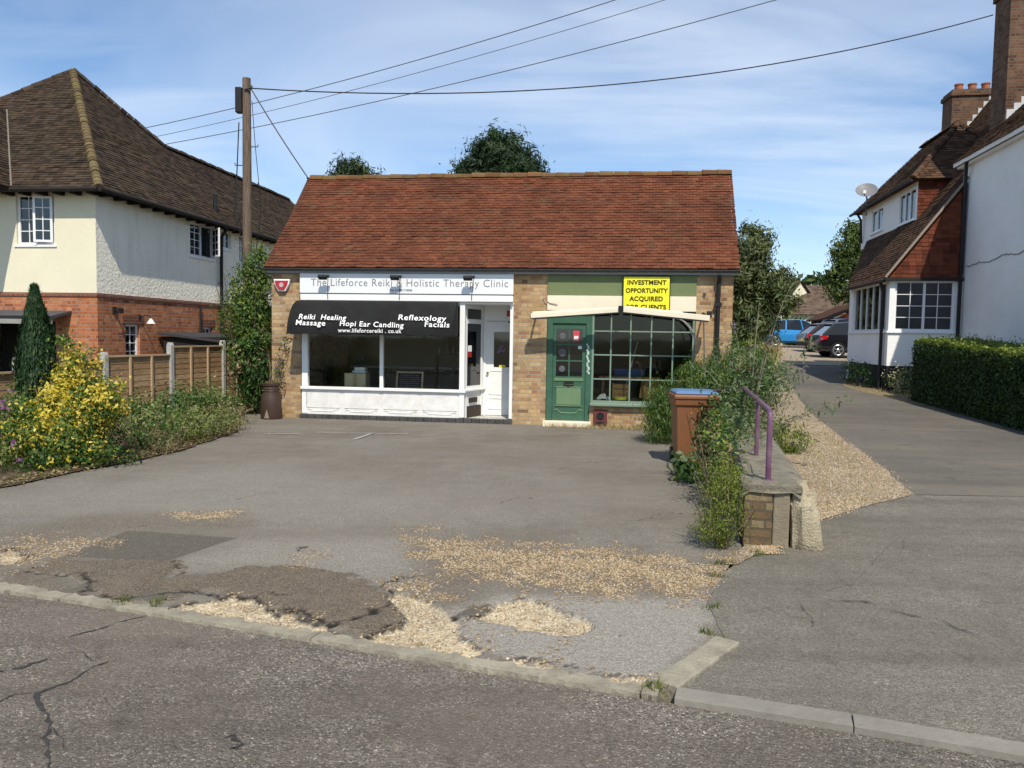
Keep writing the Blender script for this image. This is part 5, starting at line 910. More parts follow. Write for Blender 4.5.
# ================================================================== right house
HR = thing('gabled_house', 'white walled house with catslide tiled roof, dormer and tall brick chimneys beside the drive', 'house', (9.716, 20, 0), R(-9.5))
wall_w = paint('white_wall_paint', (.86, .86, .85), .8, .22, 1.2, dirtc=(.5, .47, .4), bump=.35); tile_hang = island_mat('tile_hanging', [(0, (.08, .025, .016)), (.4, (.15, .044, .025)), (.7, (.19, .058, .032)), (1, (.11, .04, .028))], .85, .35, (.06, .03, .02), 2)
tile_r2 = island_mat('mottled_brown_tile', [(0, (.055, .032, .022)), (.4, (.10, .055, .035)), (.75, (.15, .085, .05)), (1, (.10, .07, .05))], .9, .5, (.035, .028, .02), 1.4, 40, .4)
cbrick = brick_mat('chimney_brick', [(.09, .045, .03), (.16, .085, .05), (.21, .12, .07), (.13, .065, .04)], (.17, .14, .11), stain=.4)
plinth_shade = paint('shadow_dark_plinth', (.02, .02, .02), .8, .3, 5)  # near-black colour stands in for shadow and plants beneath the white bay wall
fR = lambda u, d, z: (u, d, z); sR = lambda u, d, z: (d, u, z)
w = MB(); w.wall(0, 1.73, 1.08, 3.42, [(.13, 1.56, 1.99, 3.28)], fR, .15); w.wall(.15, 3.7, 1.08, 3.42, [(.34, 3.45, 1.99, 3.28)], sR, .15); w.box((0, 3.7, .2), (4, 3.9, 3.3)); w.build('bay_wall', wall_w, HR)
w = MB(); w.box((.02, .02, .1), (1.73, 3.68, 1.078)); w.build('plinth', plinth_shade, HR)
w = MB(); w.box((-.05, -.05, 1.93), (1.7, .02, 1.985)); w.box((-.05, .02, 1.93), (.02, 3.75, 1.985)); w.build('sill', wall_w, HR, bevel=.01)
casement(HR, Matrix.Translation((.13, .04, 1.99)), 1.43, 1.29, [2, 2], 4); MsR = Matrix.Translation((.04, 3.45, 1.99)) @ Matrix.Rotation(R(-90), 4, 'Z'); casement(HR, MsR, 3.11, 1.29, [1, 1, 1, 1, 1], 1)
w = MB(); w.box((.3, .6, 1.3), (1.7, 3.5, 1.34)); w.box((1.66, .2, 1.1), (1.7, 3.6, 3.4)); w.build('room', roomw, HR)
w = MB(); w.wall(-9, .3, .1, 6.22, [(-9, -7.6, 2.6, 3.9)], lambda u, d, z: (1.73+d, u, z), .25); w.box((1.98, .05, .1), (8, .3, 6.2)); w.box((1.98, -9, .1), (8, -8.75, 6.2)); w.build('wall', wall_w, HR)
w = MB(); zz = 3.7; pts = []
for i in range(40): y = -4.2+i*.103; pts.append((1.722, y, 3.66+.03*math.sin(y*5)+random.uniform(-.02, .02)+.03*math.sin(y*1.7)))
w.tube(pts, .012, 5); w.build('wall_cable', paint('grey_crack', (.25, .25, .25), .9, .3), HR)
w = MB(); w.box((1.6, -9, 6.15), (1.73, .38, 6.2)); w.box((1.52, -9, 6.2), (1.56, .42, 6.31)); w.build('eaves_board', wall_w, HR)
# catslide, main roof and verge tiles
cs = 1.35; cz = lambda x: 3.30+cs*(x+.12); cf = math.sqrt(1+cs*cs); r = MB()
tiles(r, (-.12, -.1, 3.30), (0, 1, 0), (1, 0, cs), [(0, 0), (3.85, 0), (6.95, 1.33*cf), (7.6, 1.82*cf), (0, 1.82*cf)], .165, .1)
tiles(r, (-.12, -.1, 3.30), (0, 1, 0), (1, 0, cs), [(.5, 1.75*cf), (7.9, 1.75*cf), (6.2, 4.7*cf), (.5, 4.7*cf)], .165, .1)
ns = .95; nf = math.sqrt(1+ns*ns); tiles(r, (1.5, -9.1, 6.29), (0, 1, 0), (1, 0, ns), [(0, 0), (9.5, 0), (9.5, 3.4*nf), (0, 3.4*nf)], .165, .1)
tiles(r, (8.3, -9.1, 6.29), (0, 1, 0), (-1, 0, ns), [(0, 0), (9.5, 0), (9.5, 3.4*nf), (0, 3.4*nf)], .33, .2)
rr_ = r.build('roof', tile_r2, HR)
w = MB(); K = lambda x, y, d=.025: (x, y, cz(x)-d)
w.poly([K(-.1, -.08), K(-.1, 3.7), K(1.21, 6.8), K(1.83, 7.7), K(1.7, -.08)]); w.box((1.36, 3.9, .1), (1.6, 7.5, 4.9)); w.poly([K(-.1, 3.7), K(1.21, 6.8), (1.4, 6.8, 3.3), (1.0, 3.9, 3.3)]); w.poly([K(1.63, .4), K(1.63, 7.8), K(4.6, 6.1), K(4.6, .4)]); w.poly([K(4.6, .4), K(4.6, 6.1), (8, 7.8, 5), (8, .4, 5)]); w.poly([K(1.63, 7.7), K(4.6, 6.1), (8, 7.7, 5), (8, 7.7, 1), (1.63, 7.7, 1)])
w.prism([(1.52, 6.27), (4.9, 6.27+3.38*ns), (8.28, 6.27)], -9.05, .36, lambda a, b, d: (a, d, b)); w.build('roof_deck', tile_dk, rr_)
w = MB(); tiles(w, (-.08, -.022, 3.36), (1, 0, 0), (0, 0, 1), [(0, 0), (1.78, 0), (1.78, 2.42)], .165, .1, .012, .003); w.build('tile_hung_cheek', tile_hang, HR); w = MB(); w.prism([(-.05, 3.36), (1.7, 3.36), (1.7, 5.74)], -.015, .1, lambda a, b, d: (a, d, b)); w.build('cheek_backing', timber, HR)
w = MB(); w.beam((-.14, -.06, 3.36), (1.72, -.06, 3.36+1.86*cs), .06, .05); w.build('verge', paint('mortar_verge', (.3, .24, .19), .9, .3, 9), HR); w = MB(); w.box((-.16, -.14, 3.27), (1.7, -.03, 3.35)); w.box((-.18, -.02, 3.24), (-.12, 3.8, 3.31)); w.build('gutter', timber, HR)
w = MB(); ridge_run(w, K(4.6, .4, -.03), K(4.6, 6.1, -.03), .11); ridge_run(w, (4.9, -9.1, 6.29+3.4*ns+.02), (4.9, .4, 6.29+3.4*ns+.02), .11); w.build('ridge', tile_r2, rr_)
# dormer
dz0, dz1 = 5.02, 6.2
w = MB(); w.wall(2.05, 7.6, dz0-.1, dz1, [(2.22, 3.6, 5.18, 6.08), (5.2, 6.4, 5.3, 6.05)], lambda u, d, z: (1.22+d, u, z), .12); w.poly([(1.22, 7.6, dz0), (1.22, 7.6, dz1), (2.1, 7.6, dz1)]); dm = w.build('dormer_wall', wall_w, HR)
MdR = lambda y, z: Matrix.Translation((1.24, y, z)) @ Matrix.Rotation(R(-90), 4, 'Z'); casement(dm, MdR(3.6, 5.18), 1.38, .9, [1, 1, 1], 1, None, 'dormer_window'); casement(dm, MdR(6.4, 5.3), 1.2, .75, [1, 1], 1, None, 'dormer_window')
w = MB(); tiles(w, (1.22, 2.04, 5.0), (1, 0, 0), (0, 0, 1), [(0, .02), (.94, 1.25), (0, 1.25)], .165, .1, .012, .003); w.build('dormer_cheek', tile_hang, dm); w = MB(); w.prism([(1.225, 4.98), (2.14, 6.22), (1.225, 6.22)], 2.05, 2.12, lambda a, b, d: (a, d, b)); w.build('cheek_backing', timber, dm)
ds = 1.11; df = math.sqrt(1+ds*ds); r = MB(); tiles(r, (1.0, 1.83, 6.22), (0, 1, 0), (1, 0, ds), [(0, 0), (6.4, 0), (4.7, 1.7*df), (1.7, 1.7*df)], .165, .1); tiles(r, (1.0, 1.83, 6.22), (1, 0, 0), (0, 1, ds), [(0, 0), (3.4, 0), (1.7, 1.7*df)], .165, .1); do_ = r.build('dormer_roof', tile_r2, HR)
w = MB(); a, b, c, d_, e, f = (1.02, 1.85, 6.2), (4.38, 1.85, 6.2), (2.7, 3.53, 8.07), (2.7, 6.53, 8.07), (1.02, 8.2, 6.2), (4.38, 8.2, 6.2); w.poly([a, b, c]); w.poly([a, c, d_, e]); w.poly([b, f, d_, c]); w.poly([e, d_, f]); w.poly([a, e, f, b]); w.build('dormer_deck', tile_dk, do_)
w = MB(); ridge_run(w, (1.0, 1.83, 6.26), (2.7, 3.53, 8.15), .09, .2); ridge_run(w, (2.7, 3.53, 8.15), (2.7, 6.53, 8.15), .1); ridge_run(w, (3.4, 1.83+1.0, 7.4), (2.7, 3.53, 8.15), .09, .2); w.build('ridge', tile_r2, do_)
w = MB(); w.box((.93, 1.8, 6.14), (.99, 8.2, 6.21)); w.tube([(.96, 7.3, 6.15), (1.1, 7.3, 5.9), (1.15, 7.3, 5.1)], .04, 7); w.build('dormer_gutter', timber, HR)
for nm, pts in (('downpipe', [(1.56, -.3, 6.2), (1.64, -.08, 5.9), (1.64, -.08, .3)]), ('downpipe', [(-.14, .32, 3.25), (-.07, .32, 3.0), (-.07, .32, .5)])): w = MB(); w.tube(pts, .045, 8); w.build(nm, blackm, HR, smooth=True)
# chimneys
w = MB(); w.box((2.5, 0, 5.0), (3.9, .87, 10.45)); w.box((2.45, -.05, 10.45), (3.95, .92, 10.6)); w.box((2.4, -.1, 10.6), (4.0, .97, 10.8)); w.box((2.5, 0, 10.8), (3.9, .87, 11.2)); ch = w.build('chimney', cbrick, HR)
clay = paint('clay_pot', (.35, .13, .07), .8, .3, 7); 
def pot(p, rr, h, par): q = MB(); q.lathe([(rr*.9, 0), (rr, .05), (rr*.9, h*.8), (rr*1.05, h*.85), (rr*1.05, h), (rr*.8, h), (rr*.75, h*.6)], p, 14); return q.build('chimney_pot', clay, par, smooth=True)
pot((2.85, .43, 11.2), .16, .5, ch); pot((3.5, .43, 11.2), .16, .5, ch)
lead = paint('lead_flashing', (.55, .56, .58), .6, .2, 8); w = MB()
for i in range(8): x = 2.53+i*.16; z = 6.29+ns*(x-1.5); w.box((x, -.012, z), (x+.158, -.002, z+.26))
w.build('flashing', lead, ch)
w = MB(); w.box((3.28, 5.69, 6.8), (4.5, 6.5, 9.55)); w.box((3.23, 5.64, 9.55), (4.55, 6.55, 9.68)); w.box((3.28, 5.69, 9.68), (4.5, 6.5, 9.76)); ch = w.build('chimney', cbrick, HR)
for x in (3.6, 4.0, 4.4): pot((x, 6.1, 9.76), .13, .27, ch)
w = MB()
for i in range(8): x = 3.3+i*.15; z = cz(x); w.box((x, 5.678, z), (x+.148, 5.688, z+.22))
w.build('flashing', lead, ch)
# satellite dish
p = world(HR, 1.0, 6.3, 6.1); sd = thing('satellite_dish', 'grey satellite dish on a bracket at the far end of the dormer eaves', 'satellite dish', p, R(-9.5)); q = MB(); q.tube([(0, 0, -.2), (0, 0, .4), (-.05, -.1, .5)], .025, 7); q.tube([(-.05, -.12, .4), (-.2, -.45, .42), (-.22, -.5, .47)], .015, 6); q.build('bracket', paint('grey_bracket', (.2, .2, .2), .5, .2), sd)
q = MB(); Md = Matrix.Rotation(R(48), 4, 'X') @ Matrix.Rotation(R(-10), 4, 'Y'); q.lathe([(.02, .0), (.15, .015), (.26, .045), (.33, .08), (.34, .09), (.33, .095), (.26, .06), (.15, .03), (.02, .012)], (-.05, -.12, .56), 22, 0, Md); q.build('dish', paint('dish_grey', (.2, .2, .21), .5, .2, 5), sd, smooth=True); q = MB(); q.box((-.27, -.56, .43), (-.17, -.46, .53)); q.build('receiver', upvc, sd, bevel=.01)
# ================================================================== hedge by the drive
hg = thing('clipped_hedge', 'long dark green clipped box hedge along the right edge of the drive', 'hedge', (9.05, 15.4, 0)); hd = Vector((.42, 4.75, 0)).normalized(); hs = Vector((hd.y, -hd.x, 0))
lf_hedge = leaf_mat('hedge_leaf', [(.018, .045, .01), (.035, .075, .016), (.06, .11, .025)], .2); lf_sunlit = leaf_mat('sunlit_hedge_top_leaf', [(.1, .16, .025), (.18, .24, .045), (.26, .3, .07)], .25)  # hedge top has a brighter, yellower leaf: sunlight put into the colour
def hz_(s): return 1.52+.05*s, .2+.035*s        # top and foot level along the hedge (s from the middle)
n = 36000; s = rng.uniform(-3.6, 2.45, n); k = rng.random(n); wdt = 1.25
u = np.where(k < .45, rng.normal(0, .035, n), np.where(k < .8, rng.random(n)*wdt, rng.random(n)*wdt)); tt = np.where(k < .45, rng.random(n), np.where(k < .8, 1+rng.normal(0, .02, n), rng.random(n))); s = np.where(k >= .8, np.where(rng.random(n) < .6, 2.45, -3.6)+rng.normal(0, .03, n), s)
s2 = s-2.4; tp = 1.76+.05*s2; ft = .12+.036*(s+3); rnd = np.clip((tt-.93)/.07, 0, 1); u = np.where(k < .45, u+rnd*.08, u); z = ft+(tp-ft)*tt+.05*(vnoise(s*2.5, u*3, 4)-.5); u = u+.07*(vnoise(s*2.2, tt*4, 9)-.5)
P = np.outer(s, hd)+np.outer(u, hs)+np.stack([0*z, 0*z, z], 1); N = np.where((k < .45)[:, None], -np.array(hs)[None], np.where((k < .8)[:, None], np.array([[0, 0, 1.]]), np.array(hd)[None]*np.sign(s+.4)[:, None])); N = nrm(N+rng.normal(size=N.shape)*.5)
top_mask = ((k >= .45) & (k < .8)) | ((k < .45) & (tt > .95)); quads_object('foliage', leafquads(P, N, .06, .035), [lf_hedge, lf_sunlit], hg, top_mask.astype(int))
sh_s = rng.uniform(-3.5, 2.4, 260); sh_u = rng.random(260)*1.2; Ps = []
for a_, b_ in zip(sh_s, sh_u):
    base_ = np.array(hd)*a_+np.array(hs)*b_+np.array([0, 0, 1.76+.05*(a_-2.4)]); dd = rng.normal(0, .25, 3)+[0, 0, 1]; ln = rng.uniform(.04, .16)
    for k_ in range(7): Ps.append(base_+dd*ln*k_/6+rng.normal(0, .012, 3))
Ps = np.array(Ps); quads_object('shoots', leafquads(Ps, nrm(rng.normal(size=Ps.shape)+[0, 0, .4]), .055, .025), lf_sunlit, hg)
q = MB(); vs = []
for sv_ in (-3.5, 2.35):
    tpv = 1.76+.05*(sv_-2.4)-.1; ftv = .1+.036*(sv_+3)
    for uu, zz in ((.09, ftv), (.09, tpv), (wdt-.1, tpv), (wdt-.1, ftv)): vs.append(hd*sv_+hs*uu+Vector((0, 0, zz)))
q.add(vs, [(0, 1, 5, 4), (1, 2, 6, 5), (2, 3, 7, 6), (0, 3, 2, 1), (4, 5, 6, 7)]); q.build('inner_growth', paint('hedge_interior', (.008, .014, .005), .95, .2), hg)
# ================================================================== wall, rail, bin
gw = thing('retaining_wall', 'short crumbling brick wall end with cement top and rough stone lump beside the drive', 'wall', (1.93, 6.28, 0), -math.atan2(1.0, 4.1))
obrick = brick_mat('old_weathered_brick', [(.13, .085, .045), (.22, .155, .085), (.27, .21, .12), (.18, .12, .065)], (.11, .1, .075), bump=1.5, stain=.7)
q = MB(); q.box((0, .0, -.1), (.225, 4.3, .46)); q.build('brickwork', obrick, gw, bevel=.008); cem = paint('old_cement', (.25, .225, .17), .95, .9, 6, bump=1.5, dirtc=(.07, .062, .045))
q = MB(); q.box((.228, .01, -.1), (.36, .22, .47)); q.build('cement_pier', paint('brown_cement', (.25, .21, .15), .95, .5, 5, bump=.8), gw, bevel=.015)
m_ = []
q = MB(); nx_, ny_ = 14, 60; vs = []
for j in range(ny_):
    y = -.02+j*4.3/(ny_-1)
    for i in range(nx_):
        x = -.03+i*.56/(nx_-1)*(1 if y > .3 else .85+.5*y); e = min(i, nx_-1-i)/2; f = float(fbm(np.array([x*5]), np.array([y*5]), 4, 7)[0]); vs.append((x+.06*math.sin(y*2.2)*(i < 3)*(y < 1.5)+.02*f, y+.03*f*(j < 2), .525+.03*f+min(0, (e-1)*.05)-(.07 if j == 0 else 0)))
q.add(vs, [(j*nx_+i, j*nx_+i+1, (j+1)*nx_+i+1, (j+1)*nx_+i) for j in range(ny_-1) for i in range(nx_-1)]); base = len(q.v)
q.box((-.015, -.005, .462), (.45, 4.28, .51)); q.box((.23, .25, -.1), (.5, 4.25, .44)); q.build('cement_top', cem, gw, smooth=True)
q = MB(); vs = []; nu, nv = 26, 18
for j in range(nv+1):
    for i in range(nu):
        a = 2*math.pi*i/nu; ph = math.pi*j/nv; x, y, z = math.sin(ph)*math.cos(a), math.sin(ph)*math.sin(a), math.cos(ph); sup = lambda t, p: math.copysign(abs(t)**p, t); f = float(fbm(np.array([x*2.2+9]), np.array([y*2.2+z*2.9]), 4, 3)[0])+.5*float(fbm(np.array([x*7+9]), np.array([y*7+z*8]), 3, 8)[0]); g_ = 1+.38*f
        zz = sup(z, .6); vs.append((.47+sup(x, .6)*.13*g_*(1-.12*max(0, zz)**2)+.02*(1-zz), .17+sup(y, .6)*.2*g_, .19+zz*.31*g_))
q.add(vs, [(j*nu+i, j*nu+(i+1) % nu, (j+1)*nu+(i+1) % nu, (j+1)*nu+i) for j in range(nv) for i in range(nu)]); q.build('rubble_stone', paint('pale_rubble', (.46, .40, .28), .95, .9, 6, bump=1.6, dirtc=(.2, .16, .1)), gw, smooth=True)
pur = paint('purple_metal_paint', (.11, .045, .09), .4, .4, 7, dirtc=(.3, .22, .24), bump=.3)
rl = thing('handrail', 'purple painted tubular handrail standing on top of the brick wall end', 'railing', (2.16, 6.4, .52), -math.atan2(1.0, 4.1)); q = MB()
q.tube([(0, 0, 0), (0, 0, .5), (.0, .03, .56), (0, .1, .585), (0, 1.4, .57), (0, 2.6, .55), (0, 4.0, .53), (-.02, 4.12, .52), (-.1, 4.18, .5), (-.75, 4.45, .42)], .024, 10); q.build('top_rail', pur, rl, smooth=True)
for y in (1.42, 3.95): q = MB(); q.tube([(0, y, -.02), (0, y, .55)], .023, 10); q.build('post', pur, rl, smooth=True)
q = MB(); q.tube([(-.05, 4.1, .36), (-.78, 4.42, .27)], .02, 8); q.build('lower_rail', pur, rl, smooth=True); q = MB(); q.lathe([(.05, 0), (.045, .012), (.03, .016)], (0, 0, 0), 12); q.build('foot_plate', pur, rl)
bn = thing('wheelie_bin', 'brown wheelie bin with a bright blue lid top beside the overgrown wall', 'bin', (2.47, 10.45, 0), R(-4)); brn = paint('brown_bin_plastic', (.21, .085, .035), .5, .25, 3, dirtc=(.12, .06, .035)); blu = paint('blue_lid_plastic', (.10, .2, .36), .5, .25, 3)
def taper(mb, rows, m=0):     # rows: (z, hw, y0, y1)
    vs = []
    for z, hw, y0, y1 in rows: vs += [(-hw, y0, z), (hw, y0, z), (hw, y1, z), (-hw, y1, z)]
    k = len(rows); return mb.add(vs, [(0, 3, 2, 1), tuple(range(4*k-4, 4*k))]+[(4*i+j, 4*i+(j+1) % 4, 4*i+4+(j+1) % 4, 4*i+4+j) for i in range(k-1) for j in range(4)], m)
q = MB(); taper(q, [(.03, .21, -.22, .2), (.05, .225, -.24, .24), (.8, .262, -.3, .3), (.82, .285, -.325, .31), (.9, .29, -.335, .31)]); q.build('body', brn, bn, bevel=.012)
q = MB(); taper(q, [(.902, .3, -.35, .3), (.945, .3, -.35, .3), (.965, .285, -.33, .28)]); lid = q.build('lid', brn, bn, bevel=.012); q = MB(); taper(q, [(.966, .28, -.33, .27), (.985, .28, -.33, .27), (1.01, .24, -.27, .22)]); q.build('lid_top', blu, lid, bevel=.01)
q = MB(); q.tube([(-.25, .36, .93), (.25, .36, .93)], .018, 8); q.box((-.25, .3, .9), (-.22, .37, .95)); q.box((.22, .3, .9), (.25, .37, .95)); q.build('handle', brn, bn)
for x in (-.235, .235): q = MB(); q.lathe([(.03, -.025), (.1, -.025), (.1, .025), (.03, .025)], (x, .24, .1), 18, 0, Matrix.Rotation(R(90), 4, 'Y')); q.build('wheel', blackm, bn, smooth=True)
# ================================================================== plants on the right
lf_cream = leaf_mat('cream_flower', [(.4, .38, .22), (.6, .56, .36), (.68, .62, .45)], .2, .6, .1); lf_ros = leaf_mat('needle_leaf', [(.03, .07, .015), (.07, .14, .028), (.14, .22, .05)], .25); lf_bud = leaf_mat('grey_green_leaf', [(.07, .11, .05), (.13, .18, .085), (.22, .27, .15)], .25); lf_yg = leaf_mat('yellow_green_leaf', [(.09, .13, .018), (.2, .25, .04), (.34, .36, .08)], .3)
ro_ = plant('rosemary_bush', 'large upright dark green needle leaved bush in front of the green shop window', 'shrub', (3.0, 12.5, 0))
foliage('foliage', ro_, [lf_ros, lf_yg], [(-.45, 0, .48, .42, .45, .46), (.0, .1, .72, .48, .5, .58), (.45, .0, .9, .42, .45, .62), (.8, -.2, 1.1, .4, .4, .6), (-.6, -.1, .35, .25, .3, .33), (.3, .3, 1.0, .35, .4, .5)], 560, 52, .09, .085, .013, .45, frac=[.75, .25], bias=np.array([0, 0, 1.8]), zmin=.02); q = MB(); stems(q, 14, .8, 1.1, .016, (0, 0, 0), .5); q.build('stem', bark, ro_)
bd = plant('buddleia', 'sprawling buddleia with grey green leaves, arching stems and small purple flower spikes over the rail', 'shrub', (3.2, 10.35, .1))
foliage('foliage', bd, [lf_bud, lf_mid, lf_dry], [(.0, 0, .8, .42, .4, .45), (-.25, -.3, .5, .35, .35, .4), (.3, .1, 1.05, .35, .35, .4), (-.1, .2, 1.2, .35, .3, .35), (-.45, -.9, .45, .28, .5, .35), (-.6, -1.7, .3, .22, .45, .28)], 240, 26, .1, .075, .018, .35, frac=[.5, .35, .15], zmin=-.05)
q = MB(); tips = []
for (tx, tz, ty_) in ((790, 288, 9.9), (775, 320, 10), (752, 318, 10.4), (812, 345, 9.7), (735, 330, 10.5), (770, 345, 9.8), (800, 372, 9.6), (760, 298, 10.1), (724, 345, 10.6), (830, 408, 9.4), (845, 400, 9.3), (700, 365, 10.5)):
    e = at(tx, tz, ty_)-Vector((3.2, 10.35, .1)); c = Vector((e.x*.35, e.y*.5, e.z*.75)); pts = [Vector((0, 0, 0)).lerp(c, t_).lerp(c.lerp(e, t_), t_) for t_ in np.linspace(0, 1, 8)]; q.tube(pts, [.011*(1-.8*i/7) for i in range(8)], 5); tips.append(pts)
q.build('stem', paint('pale_dry_stem', (.34, .29, .2), .9, .3, 9), bd); Pl = []
for pts in tips:
    for i in range(3, 8):
        for _ in range(9): Pl.append(np.array(pts[i])+rng.normal(0, .05, 3))
Pl = np.array(Pl); quads_object('stem_leaves', leafquads(Pl, nrm(rng.normal(size=Pl.shape)+[0, 0, .5]), .1, .022), lf_bud, bd)
Pf = np.concatenate([np.array(p_[-1])+np.outer(rng.random(40), np.array(p_[-1]-p_[-2])*.8)+rng.normal(0, .016, (40, 3)) for p_ in tips[3:7]]); quads_object('flowers', leafquads(Pf, nrm(rng.normal(size=Pf.shape)), .024, .018), leaf_mat('buddleia_flower', [(.16, .1, .2), (.26, .18, .3), (.3, .26, .2)], .2), bd)
bush('wall_shrub', 'small bright yellow green shrub growing against the wall end', (1.74, 6.2, 0), [(0, 0, .3, .17, .16, .3), (-.08, -.02, .2, .17, .16, .2), (.06, .1, .55, .12, .14, .2)], [lf_yg, lf_bright], [.7, .3], 130, 44, .04, .026, .008, None, 9, 'plants along the old wall', 'shrub', np.array([0, 0, .9]))
bush('wall_climber', 'straggling leafy weed climbing the left face of the old wall', (2.12, 7.7, 0), [(0, 0, .4, .16, .5, .4), (.12, .7, .5, .2, .5, .45), (.0, -.5, .3, .12, .3, .3)], [lf_mid, lf_yg, lf_dry], [.5, .25, .25], 85, 24, .07, .05, .024, None, 16, 'plants along the old wall', 'plant')
bush('broad_leaf_weed', 'low broad leaved weed on the tarmac at the foot of the bin', (2.25, 9.2, 0), [(0, 0, .08, .28, .35, .1), (-.1, .3, .12, .2, .25, .12), (.15, -.3, .1, .2, .2, .1)], [lf_mid, lf_bud], [.6, .4], 36, 16, .07, .1, .055, None, 5, 'plants along the old wall')
bush('bin_creeper', 'dark twining stems with sparse leaves over the right side of the bin', (2.75, 9.95, 0), [(0, 0, .5, .12, .1, .45), (-.05, .0, .9, .16, .12, .2), (.05, .2, .3, .2, .2, .3)], [lf_mid, lf_dark, lf_bud], [.4, .35, .25], 45, 18, .07, .055, .028, None, 8, 'plants along the old wall')
cr = bpy.data.objects.new('tmp', None); bpy.data.objects.remove(cr)
cv_ = thing('dead_creeper', 'thin bare dark creeper stems hanging down the front of the brown bin', 'plant', (2.5, 10.1, 0)); q = MB()
for k_ in range(5):
    x = -.02+.04*k_+random.uniform(-.03, .03); pts = []; z = .86-.05*k_
    while z > .12: pts.append((x, -.03-.03*random.random()+.09*(.86-z)*.9, z)); z -= .06; x += random.uniform(-.05, .045)
    q.tube(pts, .011, 5)
q.build('stem', paint('dead_stem', (.035, .025, .018), .9, .2), cv_); Pq = np.array([v for v in q.v])[::5]; Pq = np.repeat(Pq, 2, 0); quads_object('leaves', leafquads(Pq+rng.normal(0, .03, Pq.shape)-[0, .02, 0], nrm(rng.normal(size=Pq.shape)+[0, -1, 0]), .06, .035), lf_dark, cv_)
bush('bank_shrub', 'yellow green feathery shrub on the gravel bank behind the wall', (3.95, 10.9, .08), [(0, 0, .18, .3, .3, .2), (-.2, .3, .24, .24, .25, .22)], [lf_yg, lf_mid], [.65, .35], 80, 28, .07, .06, .016, None, 8, 'plants along the old wall', 'shrub', np.array([0, 0, .8]))
bush('bank_shrub', 'bright grassy green shrub behind the far end of the rail', (4.25, 14.6, .2), [(0, 0, .45, .45, .4, .5), (-.5, .2, .6, .4, .4, .55), (.15, 1.2, .3, .4, .5, .4)], [lf_yg, lf_mid], [.6, .4], 100, 30, .09, .11, .02, None, 8, 'plants along the old wall', 'shrub', np.array([0, 0, 1.2]))
bush('bay_plant', 'low pale leaved plant with cream flowers under the white bay corner', (9.95, 19.62, .40), [(0, -.1, .3, .4, .35, .34), (.5, -.1, .35, .4, .35, .38), (1.0, -.1, .3, .4, .35, .34)], [lf_bud, lf_cream, lf_yg], [.45, .3, .25], 150, 28, .08, .06, .03, None, 6, 'plants under the bay')
bush('bay_plant', 'low dark leafy plant by the shaded side of the white bay', (9.62, 21.2, .44), [(-.05, 0, .32, .35, .7, .36), (.15, 1.0, .32, .35, .6, .34)], [lf_dark, lf_mid], [.6, .4], 50, 24, .08, .06, .03, None, 6, 'plants under the bay')
# grass tufts
lf_straw = leaf_mat('straw', [(.3, .22, .1), (.45, .35, .18), (.56, .46, .26)], .3, .7, .2); lf_grass = leaf_mat('weed_grass', [(.07, .1, .025), (.13, .16, .04), (.3, .26, .1)], .3)
def tufts(name, pts, h, per, spread, m, wd=.012):
    pts = np.array(pts); k = len(pts); base = np.repeat(pts, per, 0)+np.concatenate([rng.normal(0, spread, (k*per, 2)), np.zeros((k*per, 1))], 1); ln = h*rng.uniform(.4, 1.15, (k*per, 1)); d = nrm(np.concatenate([rng.normal(0, .45, (k*per, 2)), np.ones((k*per, 1))], 1)); side = nrm(np.cross(d, rng.normal(size=d.shape)))*wd/2
    V = np.empty((k*per, 4, 3)); V[:, 0] = base-side; V[:, 1] = base+side; V[:, 2] = base+d*ln+side*.15; V[:, 3] = base+d*ln-side*.15; o = quads_object(name, V.reshape(-1, 3), m); return tag(o, kind='stuff')
gx = rng.uniform(8.3, 13.5, 900); gy = rng.uniform(26, 44, 900); kk = gx < 8.0+(gy-24)*.36; tufts('tall_dry_grass', np.stack([gx, gy, T(gx, gy)], 1)[kk], .55, 14, .15, lf_straw, .03)
gx = rng.uniform(20, 27, 250); gy = rng.uniform(52, 56, 250); tufts('meadow_grass', np.stack([gx, gy, T(gx, gy)], 1), .9, 12, .2, lf_straw, .05)
ax_ = np.linspace(5.6, 7.9, 46); wl = [world(shop, x, -.22-.25*random.random(), .01) for x in ax_]; tufts('shop_front_grass', [tuple(v) for v in wl], .1, 16, .05, lf_straw, .008); wl = [world(shop, x, -.15-.12*random.random(), .01) for x in np.linspace(6.6, 8.8, 26)]; tufts('shop_front_weed', [tuple(v) for v in wl], .12, 10, .04, lf_grass, .01)
pts = []
for p_, n_ in (((.72, 3.66), 3), ((.68, 3.6), 2), ((1.2, 4.32), 4), ((1.3, 4.75), 3), ((1.52, 5.4), 3), ((1.95, 6.0), 6), ((1.62, 5.75), 5), ((2.6, 6.95), 6), ((2.55, 6.7), 4), ((-2.4, 4.72), 5), ((-2.2, 4.68), 4)):
    for _ in range(n_): pts.append((p_[0]+random.gauss(0, .04), p_[1]+random.gauss(0, .04), .0))
tufts('kerb_weed', pts, .05, 12, .02, lf_grass, .007)
pts = [(x, y, Tz(x, y)) for x, y in [(float(np.interp(y, [6.6, 7.2, 7.8, 8.4, 9.8, 14], [2.45, 2.9, 3.5, 4.2, 4.7, 5.5]))-.05-random.random()**2*.8, y) for y in np.arange(6.8, 13, .09)]]; tufts('bank_grass', pts, .1, 7, .08, lf_straw, .008)
pts = [(9.35+random.random()*1.2, y+random.random(), 0) for y in np.arange(18.2, 21, .05)]; tufts('verge_grass', [(x, y, Tz(x, y)) for x, y, _ in pts], .12, 8, .06, lf_straw, .012)
